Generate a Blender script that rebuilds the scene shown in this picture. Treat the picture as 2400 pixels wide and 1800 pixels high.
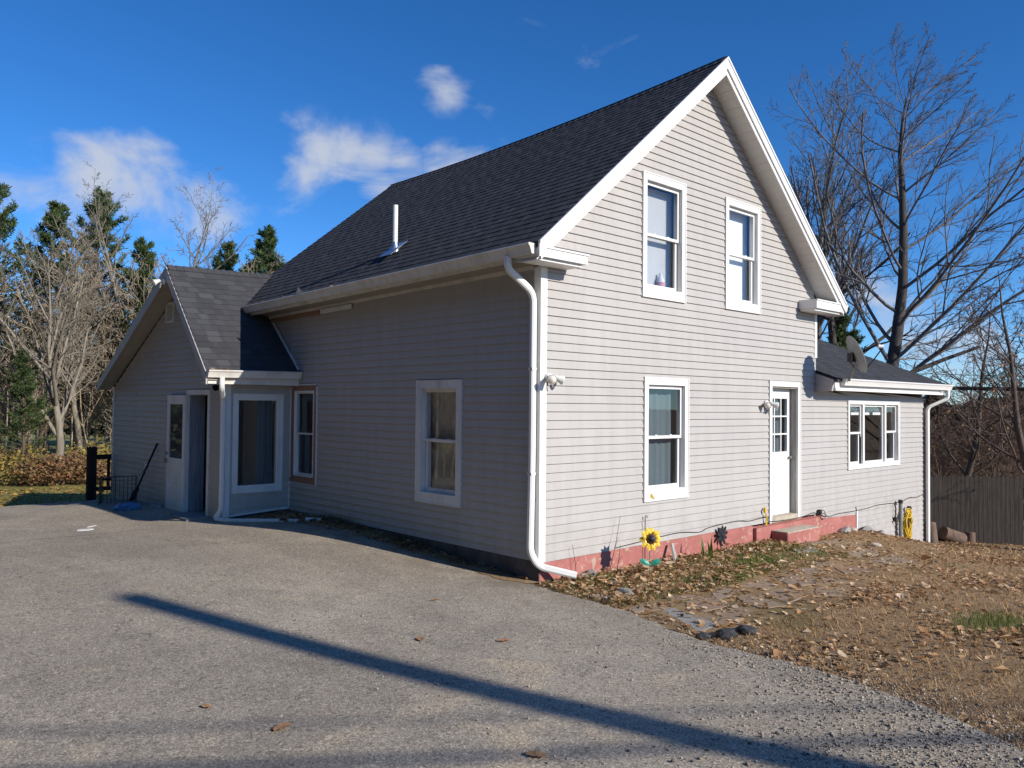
import bpy, bmesh, math, random
import numpy as np
from mathutils import Vector, Matrix
from mathutils.geometry import delaunay_2d_cdt

scene = bpy.context.scene
for o in list(bpy.data.objects): bpy.data.objects.remove(o)
COL = scene.collection
rnd = random.Random(7)
R = math.radians

# ------------------------------------------------------------------ camera
CAMP = Vector((-6.549, -6.548, 1.789)); YAW, PITCH, ROLL = R(43.007), R(1.551), R(0.55); FPX = 1889.5
fw = Vector((math.sin(YAW)*math.cos(PITCH), math.cos(YAW)*math.cos(PITCH), math.sin(PITCH)))
rt = Vector((math.cos(YAW), -math.sin(YAW), 0)); up = rt.cross(fw)
rt2 = rt*math.cos(ROLL) + up*math.sin(ROLL); up2 = -rt*math.sin(ROLL) + up*math.cos(ROLL)
cd = bpy.data.cameras.new('camera'); cam = bpy.data.objects.new('camera', cd); COL.objects.link(cam)
cam.matrix_world = Matrix(((rt2.x, up2.x, -fw.x, CAMP.x), (rt2.y, up2.y, -fw.y, CAMP.y), (rt2.z, up2.z, -fw.z, CAMP.z), (0, 0, 0, 1)))
cd.sensor_fit = 'HORIZONTAL'; cd.sensor_width = 36; cd.lens = FPX/2400*36; cd.clip_end = 3000; cd.clip_start = 0.05
scene.camera = cam

# ------------------------------------------------------------------ light
SUN_AZ, SUN_EL = R(13.0), R(26.0)          # azimuth from -Y towards +X
SUND = Vector((math.sin(SUN_AZ)*math.cos(SUN_EL), -math.cos(SUN_AZ)*math.cos(SUN_EL), math.sin(SUN_EL)))
sl = bpy.data.lights.new('sun', 'SUN'); sl.energy = 5.0; sl.angle = R(0.53); sl.color = (1.0, 0.935, 0.835)
so = bpy.data.objects.new('sun', sl); COL.objects.link(so)
so.rotation_euler = SUND.to_track_quat('Z', 'Y').to_euler(); so.location = (10, -30, 20)

world = bpy.data.worlds.new('World'); scene.world = world; world.use_nodes = True
wn, wl = world.node_tree.nodes, world.node_tree.links
for n in list(wn): wn.remove(n)
def wnode(t, **k):
    n = wn.new(t)
    for a, b in k.items(): setattr(n, a, b)
    return n
sky = wnode('ShaderNodeTexSky', sky_type='NISHITA', sun_disc=False)
sky.sun_elevation = SUN_EL; sky.sun_rotation = math.pi - SUN_AZ
sky.altitude = 150; sky.air_density = 0.7; sky.dust_density = 0.0; sky.ozone_density = 3.0
hsv = wnode('ShaderNodeHueSaturation'); hsv.inputs['Saturation'].default_value = 1.24; hsv.inputs['Value'].default_value = 1.0
wl.new(sky.outputs[0], hsv.inputs['Color'])
tc = wnode('ShaderNodeTexCoord')
# clouds: soft cumulus wisps scattered round the whole sky (centre direction, radius, weight)
CLOUDS = [((.300,.923,.232),.075,1.35),((.270,.932,.245),.06,1.25),((.325,.915,.250),.05,1.1),((.352,.910,.215),.06,1.05),((.205,.957,.200),.09,.62),((.250,.943,.205),.06,.75),((.335,.912,.228),.06,1.2),
          ((.445,.846,.282),.04,.75),((.471,.829,.300),.05,1.0),((.500,.813,.300),.05,1.0),((.525,.800,.290),.055,1.15),((.555,.783,.285),.055,1.2),((.590,.757,.290),.055,1.3),((.62,.735,.285),.045,1.1),((.54,.80,.262),.05,1.1),
          ((.578,.730,.362),.045,1.15),((.612,.709,.350),.035,.85),((.455,.845,.325),.035,.75),((.899,.401,.174),.09,.9),((.922,.363,.134),.10,1.0),((.955,.288,.075),.10,.9),
          ((-.55,.78,.30),.12,1.2),((-.9,.2,.38),.11,1.1),((-.8,-.5,.33),.12,1.2),((-.2,-.9,.40),.10,1.0),((.9,-.35,.30),.12,1.1),((-.3,.5,.80),.10,.9),((.5,-.4,.77),.10,.9),((-.95,.1,.2),.13,1.1),((.3,-.93,.2),.12,1.1)]
cov = None
for d, rad, wgt in CLOUDS:
    v = Vector(d).normalized()
    vm = wnode('ShaderNodeVectorMath', operation='DISTANCE'); wl.new(tc.outputs['Generated'], vm.inputs[0]); vm.inputs[1].default_value = v
    mr = wnode('ShaderNodeMapRange', interpolation_type='SMOOTHSTEP'); wl.new(vm.outputs['Value'], mr.inputs['Value'])
    mr.inputs['From Min'].default_value = rad*1.5; mr.inputs['From Max'].default_value = 0; mr.inputs['To Min'].default_value = 0; mr.inputs['To Max'].default_value = wgt
    if cov is None: cov = mr.outputs[0]
    else:
        mx = wnode('ShaderNodeMath', operation='MAXIMUM'); wl.new(cov, mx.inputs[0]); wl.new(mr.outputs[0], mx.inputs[1]); cov = mx.outputs[0]
mp = wnode('ShaderNodeMapping'); mp.inputs['Scale'].default_value = (1, 1, 1.7); wl.new(tc.outputs['Generated'], mp.inputs[0])
nz = wnode('ShaderNodeTexNoise'); nz.inputs['Scale'].default_value = 7.5; nz.inputs['Detail'].default_value = 9; nz.inputs['Roughness'].default_value = .56; nz.inputs['Distortion'].default_value = .35
wl.new(mp.outputs[0], nz.inputs['Vector'])
ms = wnode('ShaderNodeMath', operation='MULTIPLY_ADD'); wl.new(nz.outputs[0], ms.inputs[0]); ms.inputs[1].default_value = 3.4; ms.inputs[2].default_value = -2.15
ad = wnode('ShaderNodeMath', operation='ADD'); wl.new(ms.outputs[0], ad.inputs[0]); wl.new(cov, ad.inputs[1])
cl = wnode('ShaderNodeMapRange', interpolation_type='SMOOTHSTEP'); wl.new(ad.outputs[0], cl.inputs['Value'])
cl.inputs['From Min'].default_value = .05; cl.inputs['From Max'].default_value = 1.05; cl.inputs['To Max'].default_value = .88
cc = wnode('ShaderNodeMix', data_type='RGBA'); wl.new(cl.outputs[0], cc.inputs[0])
wb = wnode('ShaderNodeMix', data_type='RGBA', blend_type='MULTIPLY'); wb.inputs[0].default_value = 1.0; wl.new(hsv.outputs[0], wb.inputs[6]); wb.inputs[7].default_value = (.92, 1.18, 1.40, 1)   # camera white balance
wl.new(wb.outputs[2], cc.inputs[6]); cc.inputs[7].default_value = (5.0, 5.35, 6.1, 1)
bg = wnode('ShaderNodeBackground'); bg.inputs['Strength'].default_value = 0.11
out = wnode('ShaderNodeOutputWorld'); wl.new(cc.outputs[2], bg.inputs['Color']); wl.new(bg.outputs[0], out.inputs['Surface'])

scene.view_settings.view_transform = 'Standard'; scene.view_settings.look = 'None'
scene.view_settings.exposure = 0.08; scene.view_settings.gamma = 1.0
scene.view_settings.use_curve_mapping = False
scene.render.engine = 'CYCLES'
scene.cycles.max_bounces = 5; scene.cycles.transparent_max_bounces = 8; scene.cycles.diffuse_bounces = 2; scene.cycles.glossy_bounces = 2
scene.cycles.caustics_reflective = False; scene.cycles.caustics_refractive = False

# ------------------------------------------------------------------ terrain heights
CP = np.array([(0,0,-.24),(3,-.1,-.27),(5,-.3,-.3),(6.8,0,-.38),(8.2,0,-.43),(9.1,0,-.64),(11.5,0,-1.08),(0,1.5,-.17),(0,4,-.02),(0,5.9,-.03),(-1.2,6,-.1),(-1.2,9.5,-.13),(-1.2,11.4,-.24),(-6.5,-6.5,.02),(-3,-3.5,-.06),(-3,2,-.06),(-7,5,-.05),(-6,12,-.32),(-1,15,-.92),(-5,16,-.98),(1.5,28,-1.28),(0,-5.5,-.04),(-.5,-2.5,-.15),(3,-4,-.22),(7,-3.5,-.55),(12,-4,-1.1),(16,3,-1.5),(20,6,-1.85),(24,-2,-1.8),(-15,5,-.1),(-10,20,-1.15),(0,20,-1.12),(10,12,-1.2),(-15,-15,.1),(0,-15,.05),(15,-15,-.6),(-30,30,-1.3),(30,30,-2.5),(40,0,-2.3),(0,60,-1.5),(60,60,-2.5),(-60,0,-.3),(0,-60,.2),(60,-60,-1.5),(-60,60,-1.6),(-60,-60,.2),(90,0,-2.5)])
def _U(r2): return np.where(r2 > 0, .5*r2*np.log(r2+1e-12), 0)
_n = len(CP); _A = np.zeros((_n+3, _n+3))
_A[:_n, :_n] = _U(((CP[:, None, :2]-CP[None, :, :2])**2).sum(-1)) + np.eye(_n)*.02
_A[:_n, _n] = 1; _A[:_n, _n+1:] = CP[:, :2]; _A[_n:, :_n] = _A[:_n, _n:].T
_cf = np.linalg.solve(_A, np.r_[CP[:, 2], 0, 0, 0])
def gz(x, y):
    x = np.asarray(x, float); y = np.asarray(y, float)
    xc = np.clip(x, -90, 95); yc = np.clip(y, -90, 95)
    r2 = (xc[..., None]-CP[:, 0])**2 + (yc[..., None]-CP[:, 1])**2
    z = _U(r2)@_cf[:_n] + _cf[_n] + _cf[_n+1]*xc + _cf[_n+2]*yc
    return np.clip(z, -4.5, 3)
def G(x, y): return float(gz(x, y))

# ------------------------------------------------------------------ materials
MATS = {}
class NT:
    def __init__(s, name):
        m = bpy.data.materials.new(name); m.use_nodes = True; s.m = m; s.n = m.node_tree.nodes; s.l = m.node_tree.links
        s.b = s.n['Principled BSDF']; MATS[name] = m; s.tc = None
    def node(s, t, **k):
        n = s.n.new(t)
        for a, b in k.items(): setattr(n, a, b)
        return n
    def co(s, kind='Object'):
        if s.tc is None: s.tc = s.node('ShaderNodeTexCoord')
        return s.tc.outputs[kind]
    def noise(s, scale, detail=4, rough=.55, stretch=None, dist=0, kind='Object'):
        n = s.node('ShaderNodeTexNoise'); n.inputs['Scale'].default_value = scale; n.inputs['Detail'].default_value = detail; n.inputs['Roughness'].default_value = rough; n.inputs['Distortion'].default_value = dist
        if stretch:
            mpn = s.node('ShaderNodeMapping'); mpn.inputs['Scale'].default_value = stretch; s.l.new(s.co(kind), mpn.inputs[0]); s.l.new(mpn.outputs[0], n.inputs['Vector'])
        else: s.l.new(s.co(kind), n.inputs['Vector'])
        return n.outputs[0]
    def vor(s, scale, out='Color', feature='F1'):
        n = s.node('ShaderNodeTexVoronoi', feature=feature); n.inputs['Scale'].default_value = scale; s.l.new(s.co(), n.inputs['Vector']); return n.outputs[out]
    def ramp(s, fac, stops):
        r = s.node('ShaderNodeValToRGB'); e = r.color_ramp.elements
        while len(e) < len(stops): e.new(.5)
        for i, (p, c) in enumerate(stops): e[i].position = p; e[i].color = (*c, 1) if len(c) == 3 else c
        s.l.new(fac, r.inputs[0]); return r.outputs[0]
    def mix(s, fac, a, b, mode='MIX'):
        n = s.node('ShaderNodeMix', data_type='RGBA', blend_type=mode)
        for sock, v in ((n.inputs[0], fac), (n.inputs[6], a), (n.inputs[7], b)):
            if isinstance(v, (int, float)): sock.default_value = v
            elif isinstance(v, tuple): sock.default_value = (*v, 1)
            else: s.l.new(v, sock)
        return n.outputs[2]
    def mr(s, v, a, b, c, d):
        n = s.node('ShaderNodeMapRange'); s.l.new(v, n.inputs[0])
        for i, q in enumerate((a, b, c, d)): n.inputs[i+1].default_value = q
        return n.outputs[0]
    def math(s, op, a, b=None):
        n = s.node('ShaderNodeMath', operation=op)
        for sock, v in zip(n.inputs, (a, b)):
            if v is None: continue
            if isinstance(v, (int, float)): sock.default_value = v
            else: s.l.new(v, sock)
        return n.outputs[0]
    def attr(s, name, out='Fac'):
        n = s.node('ShaderNodeAttribute'); n.attribute_name = name; return n.outputs[out]
    def bump(s, h, strength=.3, dist=.01):
        n = s.node('ShaderNodeBump'); n.inputs['Strength'].default_value = strength; n.inputs['Distance'].default_value = dist; s.l.new(h, n.inputs['Height']); s.l.new(n.outputs[0], s.b.inputs['Normal'])
    def fin(s, col=None, rough=.6, spec=.5, metal=0):
        if col is not None:
            if isinstance(col, tuple): s.b.inputs['Base Color'].default_value = (*col, 1)
            else: s.l.new(col, s.b.inputs['Base Color'])
        if isinstance(rough, (int, float)): s.b.inputs['Roughness'].default_value = rough
        else: s.l.new(rough, s.b.inputs['Roughness'])
        s.b.inputs['Specular IOR Level'].default_value = spec; s.b.inputs['Metallic'].default_value = metal
        return s.m
def simple(name, col, rough=.6, spec=.4, var=.12, scale=6, bump=0, metal=0, stretch=None):
    t = NT(name); a = t.noise(scale, 5, .6, stretch)
    lo = tuple(c*(1-var) for c in col); hi = tuple(min(1, c*(1+var)) for c in col)
    c = t.ramp(a, [(.3, lo), (.7, hi)])
    if bump: t.bump(t.noise(scale*6, 4, .6, stretch), bump, .004)
    return t.fin(c, rough, spec, metal)

def m_siding():
    t = NT('vinyl_siding'); big = t.noise(.7, 4, .6); fine = t.noise(30, 3, .6, (1, 1, .2)); drip = t.noise(2.2, 5, .65, (3, 3, .35))
    c = t.ramp(big, [(.3, (.446, .421, .396)), (.7, (.480, .453, .427))])
    c = t.mix(t.mr(drip, .42, .8, 0, .34), c, (.30, .275, .25)); c = t.mix(t.mr(fine, .4, .7, 0, .05), c, (.42, .40, .39))
    sz = t.node('ShaderNodeSeparateXYZ'); t.l.new(t.co(), sz.inputs[0]); c = t.mix(t.math('MULTIPLY', t.mr(sz.outputs['Z'], .2, .75, 1, 0), t.mr(t.noise(5, 5, .7), .42, .66, 0, .38)), c, (.30, .24, .185))
    ob = t.node('ShaderNodeObjectInfo'); c = t.mix(t.mr(ob.outputs['Random'], 0, 1, 0, .10), c, (.38, .35, .34))
    t.bump(t.noise(1.6, 3, .5, (1, 1, 6)), .25, .012); return t.fin(c, .52, .35)
m_siding()
def m_shingle():
    t = NT('asphalt_shingle'); a = t.attr('tint'); gr = t.vor(420, 'Color'); big = t.noise(1.1, 4, .6, None, 0, 'Object')
    bw = t.node('ShaderNodeRGBToBW'); t.l.new(gr, bw.inputs[0])
    c = t.ramp(a, [(0, (.046, .047, .052)), (.35, (.055, .056, .062)), (.75, (.064, .065, .072)), (1, (.078, .079, .086))])
    c = t.mix(.55, c, t.ramp(bw.outputs[0], [(.2, (.55, .55, .57)), (.8, (1.45, 1.45, 1.42))]), 'MULTIPLY')
    t.bump(bw.outputs[0], .5, .003); return t.fin(c, .88, .25)
m_shingle()
def m_asphalt():
    t = NT('driveway_asphalt'); v1 = t.vor(125, 'Color'); v2 = t.vor(38, 'Color'); b1 = t.node('ShaderNodeRGBToBW'); t.l.new(v1, b1.inputs[0]); b2 = t.node('ShaderNodeRGBToBW'); t.l.new(v2, b2.inputs[0])
    big = t.noise(.35, 5, .62, None, .6); mid = t.noise(1.7, 6, .66, None, .4); pat = t.noise(.9, 3, .5, (1, 1, 1), 1.2)
    base = t.ramp(big, [(.32, (.235, .224, .210)), (.5, (.295, .281, .262)), (.68, (.345, .327, .302))])
    base = t.mix(t.mr(mid, .45, .75, 0, .6), base, (.180, .173, .166))
    base = t.mix(t.mr(pat, .62, .74, 0, .6), base, (.42, .37, .295))
    sp = t.ramp(b1.outputs[0], [(.20, (.42, .42, .42)), (.45, (.90, .90, .90)), (.72, (1.15, 1.15, 1.13)), (.88, (2.1, 2.07, 2.0))])
    trk = t.noise(.55, 4, .6, (1, .22, 1), .5); base = t.mix(t.mr(trk, .5, .68, 0, .45), base, (.17, .162, .155)); stn = t.noise(2.8, 5, .7, None, 1.5); base = t.mix(t.mr(stn, .64, .72, 0, .55), base, (.13, .124, .118)); base = t.mix(1.0, base, (1.44, 1.30, 1.10), 'MULTIPLY'); base = t.mix(.72, base, sp, 'MULTIPLY'); sp2 = t.ramp(b2.outputs[0], [(.12, (.55, .55, .55)), (.3, (1, 1, 1)), (.86, (1, 1, 1)), (.97, (1.7, 1.65, 1.6))]); base = t.mix(.7, base, sp2, 'MULTIPLY')
    cr = t.node('ShaderNodeTexVoronoi', feature='DISTANCE_TO_EDGE'); cr.inputs['Scale'].default_value = .45
    dis = t.node('ShaderNodeVectorMath', operation='ADD'); nzz = t.node('ShaderNodeTexNoise'); nzz.inputs['Scale'].default_value = 2.2; nzz.inputs['Detail'].default_value = 6; t.l.new(t.co(), nzz.inputs['Vector'])
    t.l.new(t.co(), dis.inputs[0]); t.l.new(nzz.outputs['Color'], dis.inputs[1]); t.l.new(dis.outputs[0], cr.inputs['Vector'])
    crk = t.math('MULTIPLY', t.mr(cr.outputs['Distance'], .001, .009, 1, 0), t.mr(t.noise(.6, 2, .5), .54, .62, 0, .6))
    base = t.mix(crk, base, (.045, .043, .042))
    sx = t.node('ShaderNodeSeparateXYZ'); t.l.new(t.co(), sx.inputs[0])
    wav = t.math('MULTIPLY', t.math('SUBTRACT', t.noise(1.5, 4), .5), .22)
    sd = t.math('ABSOLUTE', t.math('ADD', t.math('SUBTRACT', sx.outputs['Y'], t.math('ADD', t.math('MULTIPLY', sx.outputs['X'], .094), 6.04)), wav))
    seam = t.math('MULTIPLY', t.mr(sd, .006, .02, 1, 0), t.math('MULTIPLY', t.mr(sx.outputs['X'], -2.4, -2.2, 1, 0), t.mr(sx.outputs['X'], -5.2, -4.6, 0, 1)))
    base = t.mix(t.math('MULTIPLY', seam, .8), base, (.07, .06, .052))
    sand = t.math('MULTIPLY', t.mr(sx.outputs['X'], -1.35, -.35, 0, 1), t.math('MULTIPLY', t.mr(sx.outputs['Y'], -1.5, -.5, 0, 1), t.mr(t.noise(2.5, 5), .4, .6, 0, .7))); base = t.mix(sand, base, (.25, .195, .135))
    dirt = t.math('MULTIPLY', t.math('MULTIPLY', t.mr(sx.outputs['X'], -3.3, -2.2, 0, 1), t.mr(sx.outputs['Y'], -4.2, -3.0, 1, 0)), t.mr(t.noise(1.6, 5, .65), .36, .6, .1, .95)); base = t.mix(t.math('MULTIPLY', dirt, .75), base, t.mix(.9, (.40, .33, .245), sp, 'MULTIPLY'))
    hgt = t.math('ADD', b1.outputs[0], t.math('MULTIPLY', b2.outputs[0], 1.0)); t.bump(hgt, .55, .006)
    return t.fin(base, .86, .3)
m_asphalt()
def m_ground():
    t = NT('lawn_soil'); big = t.noise(.28, 5, .6, None, .5); mid = t.noise(2.2, 6, .65); fine = t.noise(38, 5, .7)
    c = t.ramp(mid, [(.3, (.23, .150, .085)), (.55, (.35, .235, .130)), (.75, (.44, .315, .185))])
    gfac = t.mr(big, .56, .68, 0, .6); c = t.mix(gfac, c, t.ramp(fine, [(.3, (.07, .085, .022)), (.7, (.15, .15, .05))]))
    c = t.mix(.6, c, t.ramp(fine, [(.25, (.45, .45, .45)), (.75, (1.5, 1.5, 1.5))]), 'MULTIPLY')
    # mown grass further from the house, to the left and back
    sep = t.node('ShaderNodeSeparateXYZ'); t.l.new(t.co(), sep.inputs[0])
    back = t.mr(sep.outputs['Y'], 7, 10, 0, 1); c2 = t.ramp(fine, [(.3, (.14, .150, .040)), (.7, (.32, .30, .100))]); c2 = t.mix(t.mr(mid, .45, .7, 0, .7), c2, (.24, .165, .065))
    c = t.mix(t.math('MULTIPLY', back, .9), c, c2)
    t.bump(fine, .8, .02); return t.fin(c, .95, .1)
m_ground()
def m_red():
    t = NT('red_foundation_paint'); a = t.noise(2.5, 5, .6); p = t.noise(9, 6, .68, (1, 1, 1.2), .3)
    c = t.ramp(a, [(.3, (.35, .125, .108)), (.7, (.46, .185, .158))]); c = t.mix(t.math('MULTIPLY', t.mr(p, .56, .60, 0, .85), t.mr(t.noise(1.3, 3), .42, .56, .08, 1)), c, (.50, .38, .29)); c = t.mix(t.mr(t.noise(16, 5, .7), .5, .75, 0, .35), c, (.27, .12, .10)); c = t.mix(t.mr(t.noise(3, 4, .6, (1, 1, 3)), .55, .75, 0, .4), c, (.55, .26, .22))
    t.bump(p, .35, .006); return t.fin(c, .85, .2)
m_red()
def m_wood(name, lo, hi, stretch, scale=5, rough=.85):
    t = NT(name); a = t.noise(scale, 7, .68, stretch, .4); c = t.ramp(a, [(.28, lo), (.72, hi)]); t.bump(a, .4, .005); return t.fin(c, rough, .2)
m_wood('weathered_fence', (.024, .020, .018), (.075, .062, .054), (6, 6, .5), 4)
m_wood('bark_grey', (.13, .110, .086), (.36, .315, .25), (3, 3, .7), 4)
m_wood('bark_dark', (.036, .032, .031), (.11, .098, .092), (3, 3, .6), 4)
m_wood('bark_silver', (.075, .070, .069), (.26, .243, .238), (2, 2, .5), 3)
m_wood('bark_brown', (.055, .042, .035), (.165, .125, .10), (3, 3, .6), 5)
m_wood('bark_pine', (.06, .045, .035), (.16, .12, .09), (3, 3, .6), 3)
m_wood('bark_brush', (.085, .058, .045), (.25, .175, .13), (3, 3, 1), 3)
m_wood('bark_tan', (.19, .148, .105), (.47, .375, .27), (3, 3, 1), 3)
m_wood('jamb_wood', (.25, .235, .215), (.50, .47, .43), (6, 6, .6), 5)
m_wood('blue_grey_wood', (.13, .16, .21), (.33, .37, .43), (7, 7, .5), 4)
m_wood('bare_trim_wood', (.22, .12, .085), (.42, .25, .18), (7, 7, .8), 4)
m_wood('dark_timber', (.012, .010, .009), (.04, .032, .027), (6, 6, .6), 4)
m_wood('log_wood', (.20, .12, .075), (.42, .28, .18), (3, 3, 3), 4)

def m_white_dirty(name, col, dirt, amt):
    t = NT(name); a = t.noise(3.5, 6, .66, (1, 1, .35)); c = t.mix(t.mr(a, .45, .78, 0, amt), col, dirt); return t.fin(c, .5, .4)
m_white_dirty('white_trim', (.80, .795, .775), (.58, .55, .50), .28)
m_white_dirty('gutter_metal', (.70, .67, .62), (.36, .31, .25), .65)
m_white_dirty('aged_white_paint', (.74, .735, .72), (.36, .34, .32), .55)
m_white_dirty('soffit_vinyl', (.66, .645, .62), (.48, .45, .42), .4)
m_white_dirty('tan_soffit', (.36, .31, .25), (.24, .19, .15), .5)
m_white_dirty('grey_trim', (.47, .44, .425), (.34, .31, .29), .4)
m_white_dirty('door_white', (.80, .795, .76), (.6, .57, .52), .15)
simple('dark_foundation', (.105, .095, .09), .9, .2, .35, 5, .4)
simple('interior_dark', (.075, .080, .088), .9, .1, .1, 2)
simple('blind_white', (.88, .88, .88), .8, .2, .03, 3)
simple('curtain_grey', (.115, .150, .170), .9, .1, .10, 5, 0, 0, (3, 3, .3))
simple('blind_tan', (.66, .60, .54), .8, .2, .3, 4)
simple('slab_stone', (.30, .285, .27), .85, .3, .22, 5, .4)
def m_flag():
    t = NT('flagstone'); ob = t.node('ShaderNodeObjectInfo'); a = t.noise(3.5, 6, .65); fine = t.noise(40, 4, .6)
    c = t.ramp(ob.outputs['Random'], [(0, (.29, .19, .135)), (.35, (.34, .245, .17)), (.6, (.30, .225, .165)), (.85, (.33, .27, .20)), (1, (.33, .24, .155))])
    c = t.mix(t.mr(a, .38, .7, 0, .75), c, (.25, .18, .115)); c = t.mix(.4, c, t.ramp(fine, [(.3, (.7, .7, .7)), (.7, (1.25, 1.25, 1.25))]), 'MULTIPLY'); t.bump(fine, .3, .006); return t.fin(c, .88, .25)
m_flag()
simple('grey_slab', (.31, .295, .265), .85, .3, .18, 5, .3)
simple('rock_grey', (.30, .285, .265), .9, .25, .35, 7, .6)
simple('rock_pale', (.50, .43, .36), .9, .25, .2, 9, .4)
simple('asphalt_chunk', (.055, .055, .058), .92, .3, .45, 30, .8)
simple('concrete_step', (.46, .40, .32), .9, .2, .2, 7, .4)
simple('yellow_plastic', (.72, .48, .03), .5, .4, .12, 9)
simple('sunflower_yellow', (.85, .58, .06), .4, .5, .08, 20)
simple('sunflower_dark', (.13, .055, .02), .3, .6, .4, 60)
simple('leaf_green_metal', (.025, .27, .19), .45, .5, .15, 9)
simple('black_metal', (.018, .017, .024), .5, .5, .2, 8)
simple('black_rubber', (.008, .008, .009), .9, .08, .2, 8)
simple('wire_dark', (.03, .026, .024), .6, .4, .2, 8)
simple('grey_pipe', (.22, .22, .215), .6, .4, .2, 8)
simple('pipe_white', (.82, .82, .81), .4, .4, .03, 5)
simple('flashing_metal', (.30, .36, .46), .35, .5, .15, 8, 0, .7)
simple('dish_grey', (.23, .24, .25), .5, .4, .06, 4)
simple('lamp_white', (.78, .77, .74), .45, .4, .1, 8)
simple('lamp_bulb', (.86, .80, .70), .25, .5, .05, 8)
simple('blue_bag', (.07, .19, .36), .35, .5, .25, 9, .5)
simple('paper_white', (.74, .74, .73), .8, .3, .08, 9)
simple('bottle_white', (.70, .70, .74), .4, .4, .05, 30)
simple('bottle_pink', (.62, .30, .36), .4, .4, .1, 30)
simple('grass_blade', (.085, .15, .025), .7, .3, .3, 3)
simple('pole_wood', (.10, .075, .055), .9, .2, .3, 3)
def m_attrcol(name, rough=.8, spec=.2, sub=0, fine=None):
    t = NT(name); c = t.attr('Col', 'Color')
    if fine: c = t.mix(.5, c, t.ramp(t.noise(fine, 3, .6), [(.3, (.6, .6, .6)), (.7, (1.35, 1.35, 1.35))]), 'MULTIPLY')
    m = t.fin(c, rough, spec)
    if sub:
        n = t.n; tr = t.node('ShaderNodeBsdfTranslucent'); t.l.new(c, tr.inputs[0]); mx = t.node('ShaderNodeMixShader'); mx.inputs[0].default_value = sub
        o = [q for q in n if q.type == 'OUTPUT_MATERIAL'][0]; t.l.new(t.b.outputs[0], mx.inputs[1]); t.l.new(tr.outputs[0], mx.inputs[2]); t.l.new(mx.outputs[0], o.inputs[0])
    return m
m_attrcol('dry_leaf', .75, .25, .2); m_attrcol('grass_mix', .8, .2, .2); m_attrcol('pebble', .85, .3); m_attrcol('pine_needle', .7, .3, .25); m_attrcol('bush_leaf', .8, .2, .3)
def m_glass():
    t = NT('window_glass'); n = t.n; o = [q for q in n if q.type == 'OUTPUT_MATERIAL'][0]
    gl = t.node('ShaderNodeBsdfGlossy'); gl.inputs['Roughness'].default_value = .012; gl.inputs['Color'].default_value = (.95, .97, 1, 1)
    tr = t.node('ShaderNodeBsdfTransparent'); tr.inputs[0].default_value = (.95, .975, .985, 1); ge = t.node('ShaderNodeNewGeometry'); dt = t.node('ShaderNodeVectorMath', operation='DOT_PRODUCT'); t.l.new(ge.outputs['Incoming'], dt.inputs[0]); t.l.new(ge.outputs['Normal'], dt.inputs[1])
    f2 = t.math('POWER', t.math('SUBTRACT', 1.0, t.math('ABSOLUTE', dt.outputs['Value'])), 4.0); f2 = t.math('ADD', t.math('MULTIPLY', f2, .85), .085); f2n = t.node('ShaderNodeClamp'); t.l.new(f2, f2n.inputs[0])   # double-sided Schlick reflectance
    mx = t.node('ShaderNodeMixShader'); t.l.new(f2n.outputs[0], mx.inputs[0]); t.l.new(tr.outputs[0], mx.inputs[1]); t.l.new(gl.outputs[0], mx.inputs[2]); t.l.new(mx.outputs[0], o.inputs[0])
    nb = t.node('ShaderNodeBump'); nb.inputs['Strength'].default_value = .04; nb.inputs['Distance'].default_value = .01; t.l.new(t.noise(3, 2), nb.inputs['Height']); t.l.new(nb.outputs[0], gl.inputs['Normal'])
m_glass()
def M(n): return MATS[n]

# ------------------------------------------------------------------ object helpers
ORG = {}
def link(o): COL.objects.link(o); return o
def meta(o, label=None, cat=None, group=None, kind=None):
    for k, v in (('label', label), ('category', cat), ('group', group), ('kind', kind)):
        if v: o[k] = v
    return o
def empty(name, loc, label=None, cat=None, group=None):
    o = bpy.data.objects.new(name, None); o.location = loc; o.empty_display_size = .2; link(o); ORG[o.name] = Vector(loc); return meta(o, label, cat, group)
def org(o): return ORG.get(o.name, Vector((0, 0, 0)))
def fast_mesh(name, V, F, attrs=None, smooth=False):
    """V (n,3), F list of int arrays (m,k) of equal size per array"""
    me = bpy.data.meshes.new(name); V = np.ascontiguousarray(V, np.float32); me.vertices.add(len(V)); me.vertices.foreach_set('co', V.ravel())
    F = [np.asarray(f, np.int32) for f in F if len(f)]
    li = np.concatenate([f.ravel() for f in F]); me.loops.add(len(li)); me.loops.foreach_set('vertex_index', li)
    tot = np.concatenate([np.full(len(f), f.shape[1], np.int32) for f in F]); st = np.r_[0, np.cumsum(tot)[:-1]].astype(np.int32)
    me.polygons.add(len(tot)); me.polygons.foreach_set('loop_start', st); me.polygons.foreach_set('loop_total', tot)
    if smooth: me.polygons.foreach_set('use_smooth', np.ones(len(tot), bool))
    me.update(calc_edges=True)
    for n, (typ, dom, data) in (attrs or {}).items():
        a = me.attributes.new(n, typ, dom)
        a.data.foreach_set('color' if typ == 'FLOAT_COLOR' else 'value', np.ascontiguousarray(data, np.float32).ravel())
    return me
def objm(name, me, mat, parent=None, **kw):
    o = bpy.data.objects.new(name, me); link(o)
    if mat and not me.materials: me.materials.append(M(mat) if isinstance(mat, str) else mat)
    if parent is not None: o.parent = parent; ORG[o.name] = org(parent)
    return meta(o, **kw)
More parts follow.
